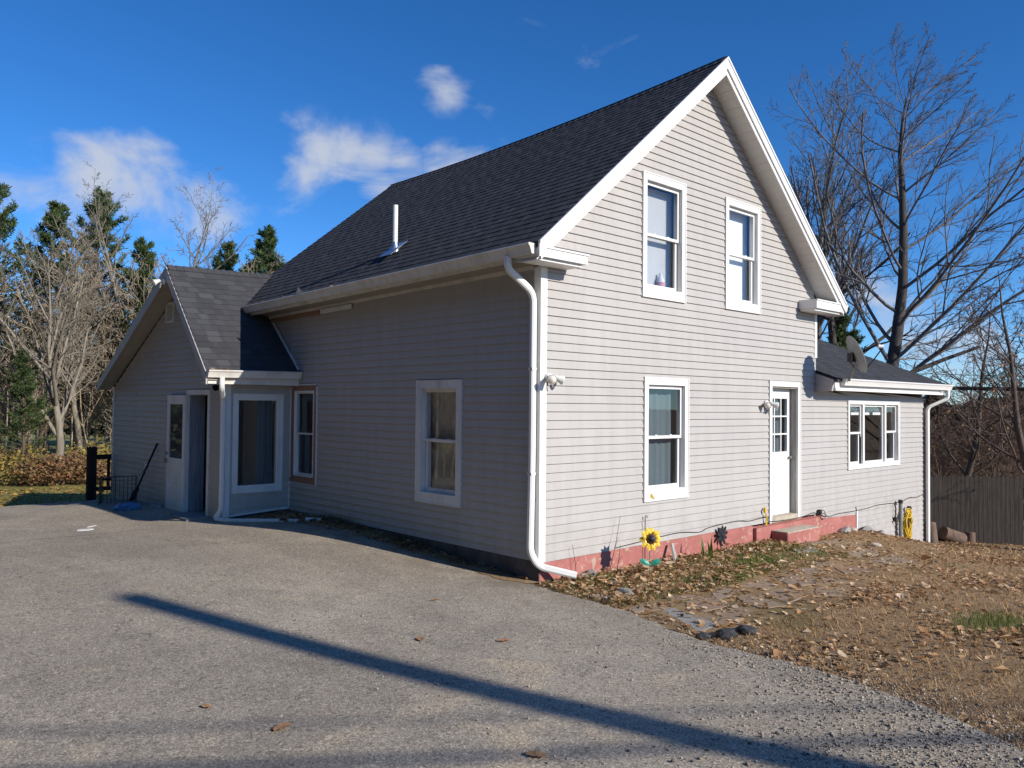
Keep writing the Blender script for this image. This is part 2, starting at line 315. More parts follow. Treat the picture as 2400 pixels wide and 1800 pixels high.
class MB:
    """mesh builder in world coordinates"""
    def __init__(s, T=None): s.v = []; s.f = []; s.T = T; s.tint = []
    def add(s, vs, fs, t=0.5):
        b = len(s.v)
        s.v += [s.T(*v) if s.T else tuple(v) for v in vs]; s.f += [tuple(b+i for i in f) for f in fs]; s.tint += [t]*len(fs); return s
    def box(s, a, b, t=.5):
        (x0, y0, z0), (x1, y1, z1) = a, b
        return s.add([(x0,y0,z0),(x1,y0,z0),(x1,y1,z0),(x0,y1,z0),(x0,y0,z1),(x1,y0,z1),(x1,y1,z1),(x0,y1,z1)], [(0,3,2,1),(4,5,6,7),(0,1,5,4),(1,2,6,5),(2,3,7,6),(3,0,4,7)], t)
    def hexa(s, b4, t4, t=.5): return s.add(list(b4)+list(t4), [(0,3,2,1),(4,5,6,7),(0,1,5,4),(1,2,6,5),(2,3,7,6),(3,0,4,7)], t)
    def prism(s, poly, d):
        """poly list of 3D points, extruded by vector d"""
        n = len(poly); d = Vector(d); top = [tuple(Vector(q)+d) for q in poly]
        return s.add(list(poly)+top, [tuple(range(n))[::-1], tuple(range(n, 2*n))]+[(i, (i+1) % n, n+(i+1) % n, n+i) for i in range(n)])
    def tube(s, pts, r, k=8, caps=True):
        pts = [Vector(q) for q in pts]; n = len(pts); rs = r if isinstance(r, (list, tuple)) else [r]*n; ring = []; ref = None
        for i, q in enumerate(pts):
            tg = (pts[min(i+1, n-1)]-pts[max(i-1, 0)]).normalized()
            if ref is None: ref = tg.orthogonal().normalized()
            ref = (ref - tg*ref.dot(tg)).normalized(); bi = tg.cross(ref)
            ring.append([tuple(q+(ref*math.cos(2*math.pi*j/k)+bi*math.sin(2*math.pi*j/k))*rs[i]) for j in range(k)])
        fs = [(i*k+j, i*k+(j+1) % k, (i+1)*k+(j+1) % k, (i+1)*k+j) for i in range(n-1) for j in range(k)]
        if caps: fs += [tuple(range(k))[::-1], tuple((n-1)*k+j for j in range(k))]
        return s.add(sum(ring, []), fs)
    def rectube(s, pts, prof):
        """sweep explicit profiles: list of equal-length vertex rings"""
        k = len(prof[0]); fs = [(i*k+j, i*k+(j+1) % k, (i+1)*k+(j+1) % k, (i+1)*k+j) for i in range(len(prof)-1) for j in range(k)]
        fs += [tuple(range(k))[::-1], tuple((len(prof)-1)*k+j for j in range(k))]
        return s.add(sum([list(q) for q in prof], []), fs)
    def lathe(s, c, prof, k=16, ax=None):
        c = Vector(c); ax = Vector(ax or (0, 0, 1)).normalized(); u = ax.orthogonal().normalized(); w = ax.cross(u); vs = []
        for r, h in prof: vs += [tuple(c+ax*h+(u*math.cos(2*math.pi*j/k)+w*math.sin(2*math.pi*j/k))*r) for j in range(k)]
        fs = [(i*k+j, i*k+(j+1) % k, (i+1)*k+(j+1) % k, (i+1)*k+j) for i in range(len(prof)-1) for j in range(k)]
        return s.add(vs, fs)
    def build(s, name, mat, parent=None, smooth=False, bevel=0, tint=False, **kw):
        o0 = org(parent) if parent is not None else Vector((0, 0, 0))
        me = bpy.data.meshes.new(name); me.from_pydata([tuple(Vector(v)-o0) for v in s.v], [], s.f)
        if s.T is not None or bevel:
            bm = bmesh.new(); bm.from_mesh(me); bmesh.ops.recalc_face_normals(bm, faces=bm.faces)
            if bevel: bmesh.ops.bevel(bm, geom=list(bm.edges), offset=bevel, segments=1, affect='EDGES', clamp_overlap=True)
            bm.to_mesh(me); bm.free()
        if tint and not bevel: a = me.attributes.new('tint', 'FLOAT', 'FACE'); a.data.foreach_set('value', s.tint)
        if smooth: me.polygons.foreach_set('use_smooth', [True]*len(me.polygons))
        me.update(); return objm(name, me, mat, parent, **kw)
def thing_mesh(name, mb, mat, base, smooth=False, bevel=0, **kw):
    """single-mesh thing whose origin is at its base"""
    base = Vector(base); ORG['__tmp'] = base
    class P: name = '__tmp'
    me_o = None
    me = bpy.data.meshes.new(name); me.from_pydata([tuple(Vector(v)-base) for v in mb.v], [], mb.f)
    bm = bmesh.new(); bm.from_mesh(me); bmesh.ops.recalc_face_normals(bm, faces=bm.faces)
    if bevel: bmesh.ops.bevel(bm, geom=list(bm.edges), offset=bevel, segments=1, affect='EDGES', clamp_overlap=True)
    bm.to_mesh(me); bm.free()
    if smooth: me.polygons.foreach_set('use_smooth', [True]*len(me.polygons))
    o = objm(name, me, mat, None, **kw); o.location = base; ORG[o.name] = base; return o
def FAC(y0=0): return lambda u, n, z: (u, y0-n, z)            # facade: u = x
def LEF(x0=0): return lambda u, n, z: (x0-n, -u, z)           # left-hand walls: u = -y

# ================================================================== GROUND
def axis(lo, hi, step, far, k=1.35):
    a = list(np.arange(lo, hi+1e-6, step)); s = step
    b = [a[-1]]; c = [a[0]]
    while b[-1] < far: s *= k; b.append(b[-1]+s)
    s = step
    while c[-1] > -far: s *= k; c.append(c[-1]-s)
    return np.array(c[:0:-1]+a+b[1:])
gx = axis(-12, 20, .3, 900); gy = axis(-9, 24, .3, 900)
XX, YY = np.meshgrid(gx, gy, indexing='ij'); ZZ = gz(XX, YY)
ii = np.arange(XX.size).reshape(XX.shape)
me = fast_mesh('ground', np.stack([XX, YY, ZZ], -1).reshape(-1, 3), [np.stack([ii[:-1, :-1], ii[1:, :-1], ii[1:, 1:], ii[:-1, 1:]], -1).reshape(-1, 4)], smooth=True)
objm('ground', me, 'lawn_soil', kind='structure')

def inpoly(px, py, poly):
    px = np.asarray(px); py = np.asarray(py); r = np.zeros(px.shape, bool); n = len(poly)
    for i in range(n):
        x0, y0 = poly[i]; x1, y1 = poly[(i+1) % n]
        c = ((y0 > py) != (y1 > py)) & (px < (x1-x0)*(py-y0)/((y1-y0) or 1e-9)+x0); r ^= c
    return r
def drape(name, poly, off, mat, step=.35, jit=0, fray=0, seed=1, **kw):
    r = random.Random(seed); out = []
    n = len(poly)
    for i in range(n):
        a = Vector(poly[i]); b = Vector(poly[(i+1) % n]); m = max(1, int((b-a).length/(.09 if fray and (b-a).length < 3 else .5)))
        nrm = Vector((-(b-a).y, (b-a).x)).normalized()
        for j in range(m):
            q = a.lerp(b, j/m)
            if fray and (b-a).length < 3: q = q+nrm*r.uniform(-fray, fray)
            out.append((q.x, q.y))
    xs = [q[0] for q in out]; ys = [q[1] for q in out]
    ax_ = np.arange(max(min(xs), -14), max(xs), step); ay = np.arange(max(min(ys), -12), min(max(ys), 16), step); A, B = np.meshgrid(ax_, ay); A = A.ravel(); B = B.ravel(); k = inpoly(A, B, out)
    pts = [Vector(q) for q in out]+[Vector((float(a), float(b))) for a, b in zip(A[k], B[k])]
    m = len(out); vs, es, fs, *_ = delaunay_2d_cdt(pts, [(i, (i+1) % m) for i in range(m)], [list(range(m))], 1, 1e-5)
    V = np.array([(v.x, v.y) for v in vs]); Z = gz(V[:, 0], V[:, 1])+off
    # skirt
    b0 = len(V); O = np.array(out); V3 = np.concatenate([np.c_[V, Z], np.c_[O, gz(O[:, 0], O[:, 1])-.05]])
    me = fast_mesh(name, V3, [np.array([f for f in fs if len(f) == 3])] , smooth=True)
    return objm(name, me, mat, **kw)
DRIVE = [(-.10, 4.6), (-.14, 2.6), (-.16, 1.2), (-.12, .30), (-.17, -.25), (-.30, -1.09), (-.42, -1.63), (-.53, -1.88), (-.76, -2.38), (-.92, -2.83), (-.96, -3.21), (-1.0, -3.66), (-1.10, -4.04), (-1.22, -4.44), (-1.41, -4.88), (-1.64, -5.26), (-2.3, -7.0), (-3.5, -14), (-10.5, -14), (-10.5, 10), (-9.5, 11.6), (-7, 12.2), (-4.2, 11.9), (-3.13, 11.44), (-2.6, 10.9), (-1.98, 10.75), (-1.3, 11.1), (-.9, 11.0), (-.9, 6.3), (.1, 5.9)]
drape('driveway', DRIVE, .022, 'driveway_asphalt', .3, fray=.025, kind='structure')

drape('soil_strip', [(.1, -.12), (-.22, -.02), (-.33, .7), (-.26, 1.5), (-.40, 2.3), (-.28, 3.1), (-.36, 3.9), (-.46, 4.6), (-.62, 5.2), (-.85, 5.75), (-.9, 5.95), (.1, 5.95)], .028, 'lawn_soil', .25, fray=.05, seed=4, kind='structure')

# ================================================================== HOUSE
house = empty('house', (0, 0, -.24), 'grey vinyl sided farmhouse with dark shingled roof and white trim', 'house')
SP = .1016      # siding exposure
def siding(wname, T, lo, hi, z0, z1, openings, zbase=0.0, lip=.021, mat='vinyl_siding', stuff=False):
    """lo(z), hi(z): wall limits along u; openings: (u0,u1,z0,z1). One object per lap board."""
    # sheathing behind the boards, with holes
    us = sorted(set([q for o in openings for q in o[:2]])); wall = MB(T)
    zs = sorted(set([z0, z1]+[q for o in openings for q in o[2:4] if z0 < q < z1]+list(np.linspace(z0, z1, 9))))
    for a, b in zip(zs[:-1], zs[1:]):
        zm = (a+b)/2; cuts = [None]+[u for u in us if lo(zm) < u < hi(zm)]+[None]
        for c0, c1 in zip(cuts[:-1], cuts[1:]):
            um = ((c0 if c0 is not None else lo(zm))+(c1 if c1 is not None else hi(zm)))/2
            if any(o[0] < um < o[1] and o[2] < zm < o[3] for o in openings): continue
            ua0, ub0 = (c0 if c0 is not None else lo(a)), (c1 if c1 is not None else hi(a)); ua1, ub1 = (c0 if c0 is not None else lo(b)), (c1 if c1 is not None else hi(b))
            if lo(b) >= hi(b): ua1 = ub1 = (lo(b)+hi(b))/2
            else: ua1, ub1 = min(max(ua1, lo(b)), hi(b)), max(min(ub1, hi(b)), lo(b))
            if ua1 > ub1: continue
            wall.add([(ua0, -.006, a), (ub0, -.006, a), (ub1, -.006, b), (ua1, -.006, b)], [(0, 1, 2, 3)])
    w = wall.build(wname, 'interior_dark', house)
    k0 = math.floor((z0-zbase)/SP+1e-6); k1 = math.ceil((z1-zbase)/SP-1e-6); allb = MB(T)
    for k in range(k0, k1):
        zk = zbase+k*SP; a, b = max(zk, z0), min(zk+SP, z1)
        if b-a < .004: continue
        zm = (a+b)/2
        if hi(zm)-lo(zm) < .02: continue
        cuts = [None]+[u for u in us if lo(zm)+.004 < u < hi(zm)-.004]+[None]; cells = []
        for c0, c1 in zip(cuts[:-1], cuts[1:]):
            um = ((c0 if c0 is not None else lo(zm))+(c1 if c1 is not None else hi(zm)))/2; spans = [(a, b)]
            for o in openings:
                if o[0] < um < o[1]:
                    ns = []
                    for s0, s1 in spans:
                        if o[3] <= s0 or o[2] >= s1: ns.append((s0, s1)); continue
                        if o[2]-s0 > .004: ns.append((s0, o[2]))
                        if s1-o[3] > .004: ns.append((o[3], s1))
                    spans = ns
            cells.append((c0, c1, spans))
        runs = []; cur = []
        for c in cells:
            if c[2]: cur.append(c)
            else:
                if cur: runs.append(cur)
                cur = []
        if cur: runs.append(cur)
        pr = lambda z: lip-(lip-.003)*min(1, max(0, (z-zk)/SP))
        for run in runs:
            mb = allb if stuff else MB(T); wob = rnd.uniform(-.0012, .0012)
            for c0, c1, spans in run:
                for s0, s1 in spans:
                    e = lambda c, f, z: c if c is not None else f(z)
                    l0, l1, h0, h1 = e(c0, lo, s0), e(c0, lo, s1), e(c1, hi, s0), e(c1, hi, s1)
                    l1, h1 = max(l1, lo(s1)), min(h1, hi(s1))
                    if h1 < l1: h1 = l1 = (h1+l1)/2
                    n0, n1 = pr(s0)+wob, pr(s1)
                    vs = [(l0, n0, s0), (h0, n0, s0), (h1, n1, s1), (l1, n1, s1), (l0, -.005, s0), (h0, -.005, s0), (h1, -.005, s1), (l1, -.005, s1)]
                    fs = [(0, 1, 2, 3), (4, 5, 1, 0)]
                    if c0 is None or c is run[0]: fs.append((4, 0, 3, 7))
                    if c1 is None: fs.append((1, 5, 6, 2))
                    mb.add(vs, fs)
            if not stuff: mb.build('siding_board', mat, w)
    if stuff: allb.build('siding_boards', mat, w, kind='stuff')
    return w

# --- openings (u0,u1,z0,z1) are the outer edges of the trim
W_UPL = (1.85, 2.815, 3.236, 4.897); W_UPR = (3.82, 4.812, 3.25, 4.91); W_LOW = (1.90, 2.897, .55, 2.187); D_FRONT = (5.10, 6.085, -.02, 2.215); W_ADD = (7.855, 10.18, .69, 1.952)
GW = 6.68; AR = 11.45
def ins(o, d=.03): return (o[0]+d, o[1]-d, o[2]+d, o[3]-d)
RK = lambda z: (z-3.51)/.8585           # gable limits
def flo(z): return .085 if z < 3.43 else max(.085, -.38+(z-3.40)/.848)
def fhi(z):
    if z < 2.10: return AR
    if z < 3.43: return GW-.08
    return min(GW-.08, 7.06-(z-3.40)/.848)
siding('front_wall', FAC(), flo, fhi, 0.0, 6.52, [ins(o) for o in (W_UPL, W_UPR, W_LOW, D_FRONT, W_ADD)])
siding('sill_front_wall', FAC(), lambda z: 6.86, lambda z: 8.195, -.17, -.002, [])
siding('lower_front_wall', FAC(), lambda z: 8.235, lambda z: AR, -1.25, -.002, [])
# left wall and porch walls
WL1 = (-2.345, -1.385, .488, 2.121); WL2 = (-5.93, -5.02, .472, 2.12)
SAG = lambda y: 3.426-.0152*y
siding('side_wall', LEF(), lambda z: -5.93, lambda z: -.085, .012, 3.44, [ins(WL1, .02), ins(WL2, .02)])
PX = -1.145; PW = (-1.02, -.15, .342, 1.945); PD = (-7.43, -6.456, -.16, 2.006)
siding('porch_side_wall', FAC(5.93), lambda z: PX+.09, lambda z: -.02, .02, 2.14, [ins(PW, .02)])
def plo(z): return -11.36 if z < 2.1 else min(-8, -11.36+(z-2.1)/.486)
def phi(z): return -6.02 if z < 2.2 else max(-7.6-.6, -6.02-(z-2.2)/1.0) if False else (-6.02-(z-2.2)/1.0)
siding('porch_gable_wall', LEF(PX), plo, phi, -.22, 3.93, [ins(PD, .02)])

# hidden walls closing the shell
hw = MB()
hw.box((GW-.06, .0, -1.2), (GW, 7.75, 3.45)); hw.box((0, 7.69, -1.2), (GW, 7.75, 3.45)); hw.add([(0, 7.72, 3.45), (GW, 7.72, 3.45), (3.34, 7.72, 6.5)], [(0, 1, 2)])
hw.box((AR-.06, .01, -1.6), (AR, 6.5, 2.2)); hw.box((GW, 6.44, -1.6), (AR, 6.5, 2.2)); hw.add([(AR-.02, .01, 2.2), (AR-.02, 6.5, 2.2), (AR-.02, 3.2, 3.5)], [(0, 1, 2)])
hw.box((PX+.02, 11.34, -.6), (3.5, 11.40, 2.2)); hw.box((3.44, 7.75, -.6), (3.5, 11.36, 4.0)); hw.box((.02, 5.9, -.3), (.06, 7.7, 3.4))
hw.build('rear_walls', 'vinyl_siding', house)
fl = MB(); fl.box((.05, .05, -.12), (GW, 7.7, -.06)); fl.box((.05, .05, 2.72), (GW, 7.7, 2.8)); fl.box((PX+.02, 5.97, -.14), (3.4, 11.3, -.10)); fl.box((GW+.02, .05, -.12), (AR-.07, 6.4, -.06)); fl.build('floor', 'interior_dark', house)
part = MB(); part.box((.05, 3.2, -.06), (GW, 3.28, 2.72)); part.box((.9, 3.2, 2.8), (GW-.9, 3.28, 4.1)); part.build('partition', 'interior_dark', house)

# --- corner boards and trim
t = MB(); t.box((.0, -.022, .0), (.085, -.001, 3.43)); t.box((-.022, -.022, 0), (0, .085, 3.40)); t.build('corner_post', 'white_trim', house)
t = MB(); t.box((GW-.08, -.022, 2.66), (GW+.004, -.001, 3.44)); t.build('corner_post', 'white_trim', house)
t = MB(); t.box((8.20, -.03, -.43), (8.24, -.001, -.075)); t.build('end_trim', 'white_trim', house)
t = MB(); t.box((PX, 5.905, -.06), (PX+.09, 5.928, 2.12)); t.box((PX-.022, 5.905, -.06), (PX, 6.02, 2.12)); t.build('corner_post', 'aged_white_paint', house)
t = MB(); t.box((PX-.024, 11.33, -.26), (PX+.02, 11.42, 2.1)); t.build('corner_post', 'aged_white_paint', house)
t = MB(); t.box((-.03, 5.905, .06), (-.004, 5.925, .5)); t.build('inside_corner_trim', 'aged_white_paint', house)
t = MB(); t.hexa([(-1.05, 5.89, -.02), (-.03, 5.89, .04), (-.03, 5.91, .04), (-1.05, 5.91, -.02)], [(-1.05, 5.89, .012), (-.03, 5.89, .072), (-.03, 5.91, .072), (-1.05, 5.91, .012)]); t.build('base_trim', 'aged_white_paint', house)

# --- foundation
f = MB(); pts = [(0, -.004), (4.55, -.004), (4.66, -.035), (6.78, -.035), (6.9, -.10), (8.19, -.145)]
for (x0, zt0), (x1, zt1) in zip(pts[:-1], pts[1:]):
    f.hexa([(x0, -.018, -1.2), (x1, -.018, -1.2), (x1, .04, -1.2), (x0, .04, -1.2)], [(x0, -.018, zt0), (x1, -.018, zt1), (x1, .04, zt1), (x0, .04, zt0)])
f.box((4.62, -.075, -1.0), (6.80, -.0195, -.045))
f.build('red_foundation', 'red_foundation_paint', house)
f = MB(); f.box((-.012, -.016, -1.0), (.05, 5.93, .014)); f.box((PX+.01, 5.94, -.6), (0, 5.97, .0)); f.box((PX+.005, 5.96, -.6), (PX+.04, 11.35, -.2)); f.build('side_foundation', 'dark_foundation', house)
f = MB(); f.box((8.3, .005, -1.8), (AR-.02, .05, -1.2)); f.build('addition_foundation', 'dark_foundation', house)

# --- windows
def pane_(T, a, b, n, parent): mb = MB(T); mb.add([(a[0], n, a[1]), (b[0], n, a[1]), (b[0], n, b[1]), (a[0], n, b[1])], [(0, 1, 2, 3)]); return mb.build('pane', 'window_glass', parent)
def frame4(mb, u0, u1, z0, z1, w, n0, n1, wb=None, wt=None):
    wb = wb or w; wt = wt or w
    mb.box((u0, n0, z0), (u1, n1, z0+wb)); mb.box((u0, n0, z1-wt), (u1, n1, z1)); mb.box((u0, n0, z0+wb), (u0+w, n1, z1-wt)); mb.box((u1-w, n0, z0+wb), (u1, n1, z1-wt))
def hung(T, o, mat='white_trim', trim='white_trim', cw=.09, wt=.10, wb=.14, deep=.085, blind=None, split=.5, casing=.03, label=None):
    u0, u1, z0, z1 = o; c = MB(T)
    frame4(c, u0, u1, z0, z1, cw, -.004, casing, wb, wt)
    frame4(c, u0, u1, z0, z1, .014, casing, casing+.008)
    a0, a1, b0, b1 = u0+cw, u1-cw, z0+wb, z1-wt
    frame4(c, a0-.012, a1+.012, b0-.012, b1+.012, .012, -deep-.03, -.0045)
    win = c.build('window', trim, house)
    if label: win['label'] = label
    zm = b0+(b1-b0)*split; s = MB(T)
    frame4(s, a0, a1, zm-.02, b1, .042, -.050, -.022, .038, .05); s.build('upper_sash', mat, win)
    s = MB(T); frame4(s, a0+.012, a1-.012, b0, zm+.02, .045, -deep, -.053, .055, .04); s.build('lower_sash', mat, win)
    s = MB(T); s.box((a0+.3*(a1-a0)-.02, -.053, zm+.021), (a0+.3*(a1-a0)+.02, -.03, zm+.032)); s.box((a0+.7*(a1-a0)-.02, -.053, zm+.021), (a0+.7*(a1-a0)+.02, -.03, zm+.032)); s.build('sash_lock', mat, win)
    pane_(T, (a0+.03, zm), (a1-.03, b1-.04), -.036, win); pane_(T, (a0+.04, b0+.04), (a1-.04, zm), -.070, win)
    if blind:
        kind, bn, zt, zb, bm = blind; q = MB(T)
        if kind == 'slats':
            z = b1-.02
            while z > zb:
                q.add([(a0-.05, bn+.009, z), (a1+.05, bn+.009, z), (a1+.05, bn-.009, z-.024), (a0-.05, bn-.009, z-.024)], [(0, 1, 2, 3)]); z -= .0225
            q.build('blind', bm, win)
        elif kind == 'curtain':
            N = 40; vs = []; r = random.Random(int(u0*100))
            for i in range(N+1):
                uu = a0-.06+(a1-a0+.12)*(i/N)*zt; w = .010*math.sin(i*.9)+.008*math.sin(i*.37)
                vs += [(uu, bn+w, b1+.03), (uu+.01*math.sin(i), bn+w*1.15, zb)]
            q.add(vs, [(2*i, 2*i+2, 2*i+3, 2*i+1) for i in range(N)]); q.build('curtain', bm, win, smooth=True)
        else:
            q.box((a0-.05, bn-.004, zb), (a1+.05, bn, b1+.03)); q.build('blind', bm, win)
    return win
hung(FAC(), W_UPL, blind=('slats', -.19, 0, W_UPL[2]+.16, 'blind_white'), label='upper gable window nearer the driveway, half lowered blind behind it')
hung(FAC(), W_UPR, blind=('roller', -.19, 0, W_UPR[2]+.1, 'blind_white'), label='upper gable window nearer the trees')
hung(FAC(), W_LOW, blind=('curtain', -.17, .90, W_LOW[2]+.1, 'curtain_grey'), label='ground floor window left of the front door')
hung(LEF(), WL1, mat='aged_white_paint', trim='aged_white_paint', cw=.105, wt=.11, wb=.14, deep=.11, blind=('slats', -.17, 0, WL1[2]+.1, 'blind_tan'), label='shaded side window with blind and peeling white trim')
# side window whose casing was stripped: bare brown wood round a white unit
c = MB(LEF()); u0, u1, z0, z1 = WL2
frame4(c, u0+.03, u1-.02, z0+.02, z1-.03, .10, -.004, .006, .10, .08); win2 = c.build('window', 'bare_trim_wood', house); win2['label'] = 'side window beside the porch with stripped brown wood surround'
c = MB(LEF()); c.box((u0+.02, .0, z1-.028), (u1-.06, .03, z1-.005)); c.box((u1-.02, .0, z0-.0), (u1, .03, z1-.05)); c.box((u0, .0, z0+.09), (u0+.022, .02, z1-.06)); c.build('edge_trim', 'aged_white_paint', win2)
a0, a1, b0, b1 = u0+.135, u1-.125, z0+.125, z1-.115; zm = b0+(b1-b0)*.5
c = MB(LEF()); frame4(c, a0, a1, b0, b1, .022, -.08, .012); c.build('unit_frame', 'white_trim', win2)
c = MB(LEF()); frame4(c, a0+.022, a1-.022, zm-.014, b1-.022, .026, -.032, -.006); c.build('upper_sash', 'white_trim', win2)
c = MB(LEF()); frame4(c, a0+.026, a1-.026, b0+.022, zm+.014, .03, -.062, -.034); c.build('lower_sash', 'white_trim', win2)
pane_(LEF(), (a0+.03, zm), (a1-.03, b1-.03), -.02, win2); pane_(LEF(), (a0+.03, b0+.03), (a1-.03, zm), -.05, win2)
# porch picture window
c = MB(FAC(5.93)); u0, u1, z0, z1 = PW
frame4(c, u0, u1, z0, z1, .085, -.004, .022, .10, .085); frame4(c, u0, u1, z0, z1, .014, .022, .034); pw = c.build('picture_window', 'aged_white_paint', house)
c = MB(FAC(5.93)); frame4(c, u0+.085, u1-.085, z0+.10, z1-.085, .022, -.05, .004); c.build('sash', 'white_trim', pw)
pane_(FAC(5.93), (u0+.1, z0+.115), (u1-.1, z1-.1), -.02, pw)
c = MB(FAC(5.93)); N = 24; vs = []
for i in range(N+1): uu = u1-.34+.30*i/N; vs += [(uu, -.22+.03*math.sin(i*1.3), z1), (uu, -.22+.035*math.sin(i*1.3), z0)]
c.add(vs, [(2*i, 2*i+2, 2*i+3, 2*i+1) for i in range(N)]); c.build('curtain', 'curtain_grey', pw, smooth=True)
# triple window of the addition
c = MB(FAC()); u0, u1, z0, z1 = W_ADD
frame4(c, u0, u1, z0, z1, .075, -.004, .028, .085, .075); frame4(c, u0, u1, z0, z1, .014, .028, .036)
b0, b1 = z0+.085, z1-.075; i0, i1 = u0+.075, u1-.075; m1 = i0+(i1-i0)*.275; m2 = i0+(i1-i0)*.725
c.box((m1-.035, -.02, b0), (m1+.035, .02, b1)); c.box((m2-.035, -.02, b0), (m2+.035, .02, b1)); frame4(c, i0-.012, i1+.012, b0-.012, b1+.012, .012, -.12, -.0045)
aw = c.build('triple_window', 'white_trim', house)
for s0, s1 in ((i0, m1-.035), (m2+.035, i1)):
    zm = b0+(b1-b0)*.52
    s = MB(FAC()); frame4(s, s0, s1, zm-.018, b1, .038, -.045, -.02); s.build('upper_sash', 'white_trim', aw)
    s = MB(FAC()); frame4(s, s0+.01, s1-.01, b0, zm+.018, .042, -.09, -.05); s.build('lower_sash', 'white_trim', aw)
    pane_(FAC(), (s0+.03, zm), (s1-.03, b1-.03), -.034, aw); pane_(FAC(), (s0+.04, b0+.03), (s1-.04, zm), -.07, aw)
s = MB(FAC()); frame4(s, m1+.035, m2-.035, b0, b1, .04, -.05, -.02); s.build('centre_sash', 'white_trim', aw); pane_(FAC(), (m1+.06, b0+.03), (m2-.06, b1-.03), -.036, aw)
s = MB(FAC()); s.box((i0-.02, -.32, b1-.20), (i1+.05, -.24, b1-.06)); s.build('valance', 'blind_white', aw)
s = MB(FAC()); s.box((i0+1.14, -.30, b1-.62), (i0+1.16, -.28, b1-.2)); s.build('pull_cord', 'blind_white', aw)

# --- front door
u0, u1, z0, z1 = D_FRONT
c = MB(FAC()); c.box((u0, -.004, z0), (u0+.075, .028, z1-.075)); c.box((u1-.075, -.004, z0), (u1, .028, z1-.075)); c.box((u0, -.004, z1-.075), (u1, .028, z1))
c.box((u0-.012, -.004, z0), (u0, .036, z1+.012)); c.box((u1, -.004, z0), (u1+.012, .036, z1+.012)); c.box((u0, -.004, z1), (u1, .036, z1+.012))
fd = c.build('front_door', 'white_trim', house)
c = MB(FAC()); c.box((u0+.063, -.19, z0), (u0+.075, -.0045, z1-.07)); c.box((u1-.075, -.19, z0), (u1-.063, -.0045, z1-.07)); c.box((u0+.075, -.19, z1-.10), (u1-.075, -.0045, z1-.075)); c.build('jamb', 'jamb_wood', fd)
c = MB(FAC()); c.box((u0+.075, -.19, z0), (u1-.075, .034, z0+.085)); c.build('threshold', 'concrete_step', fd)
dT = FAC(.115); s0, s1, g0, g1 = u0+.078, u1-.078, 1.08, 1.95; q0, q1 = s0+.10, s1-.10
c = MB(dT); c.box((s0, -.045, z0+.087), (s1, 0, g0)); c.box((s0, -.045, g1), (s1, 0, z1-.102)); c.box((s0, -.045, g0), (q0, 0, g1)); c.box((q1, -.045, g0), (s1, 0, g1))
for a in ((s0+.13, s0+.30), (s1-.30, s1-.13)): frame4(c, a[0], a[1], z0+.27, z0+.80, .02, 0, .007)
slab = c.build('door_slab', 'door_white', fd)
c = MB(dT)
for i in (1, 2): uu = q0+(q1-q0)*i/3; c.box((uu-.012, -.03, g0), (uu+.012, .004, g1))
for i in (1, 2): zz = g0+(g1-g0)*i/3; c.box((q0, -.028, zz-.011), (q1, .0055, zz+.011))
c.build('muntin', 'door_white', fd)
for i in range(3):
    for j in range(3): pane_(dT, (q0+(q1-q0)*i/3+.012, g0+(g1-g0)*j/3+.011), (q0+(q1-q0)*(i+1)/3-.012, g0+(g1-g0)*(j+1)/3-.011), -.018, fd)
c = MB(dT); N = 30; vs = []
for i in range(N+1): uu = q0+(q1-q0)*i/N; vs += [(uu, -.12+.02*math.sin(i*1.1), g1+.05), (uu, -.12+.02*math.sin(i*1.1), g0-.05)]
c.add(vs, [(2*i, 2*i+2, 2*i+3, 2*i+1) for i in range(N)]); c.build('curtain', 'curtain_grey', fd, smooth=True)
c = MB(); c.lathe((s1-.06, .115, .98), [(.001, .055), (.022, .05), (.027, .035), (.015, .02), (.012, 0), (.028, -.001)], 12, (0, -1, 0)); c.build('knob', 'grey_pipe', fd, smooth=True)

# --- porch door: open dark doorway, white slab folded back against the wall
u0, u1, z0, z1 = PD; pT = LEF(PX)
c = MB(pT); c.box((u0, -.004, z0), (u0+.07, .03, z1-.08)); c.box((u1-.075, -.004, z0), (u1, .03, z1-.08)); c.box((u0, -.004, z1-.08), (u1, .032, z1)); pd = c.build('porch_doorway', 'aged_white_paint', house)
c = MB(pT); c.box((u0+.058, -.14, z0), (u0+.07, -.0045, z1-.08)); c.box((u1-.075, -.14, z0), (u1-.063, -.0045, z1-.08)); c.box((u0+.07, -.14, z1-.092), (u1-.075, -.0045, z1-.08)); c.build('jamb', 'blue_grey_wood', pd)
c = MB()
hx, hy = PX+.14, -(u0+.075); dv = Vector((.97, .16)).normalized(); nv = Vector((-dv.y, dv.x))*.04
for i in range(1):
    A = Vector((hx, hy))+dv*(.145*i); B = A+dv*.138
    c.hexa([(A.x, A.y, z0+.08), (B.x, B.y, z0+.08), (B.x+nv.x, B.y+nv.y, z0+.08), (A.x+nv.x, A.y+nv.y, z0+.08)], [(A.x, A.y, z1-.1), (B.x, B.y, z1-.1), (B.x+nv.x, B.y+nv.y, z1-.1), (A.x+nv.x, A.y+nv.y, z1-.1)])
c.build('inner_door', 'blue_grey_wood', pd)
sT = LEF(PX-.035); s0, s1 = -8.19, -7.36; zb, zt = -.115, 1.92; ga, gb = .82, 1.76
c = MB(sT); c.box((s0, 0, zb), (s1, .04, ga)); c.box((s0, 0, gb), (s1, .04, zt)); c.box((s0, 0, ga), (s0+.11, .04, gb)); c.box((s1-.11, 0, ga), (s1, .04, gb))
ds = c.build('storm_door', 'aged_white_paint', house)
ds['label'] = 'white half glazed door standing open against the porch wall'
c = MB(sT); frame4(c, s0+.07, s1-.07, zb+.12, ga-.08, .07, .0405, .05)
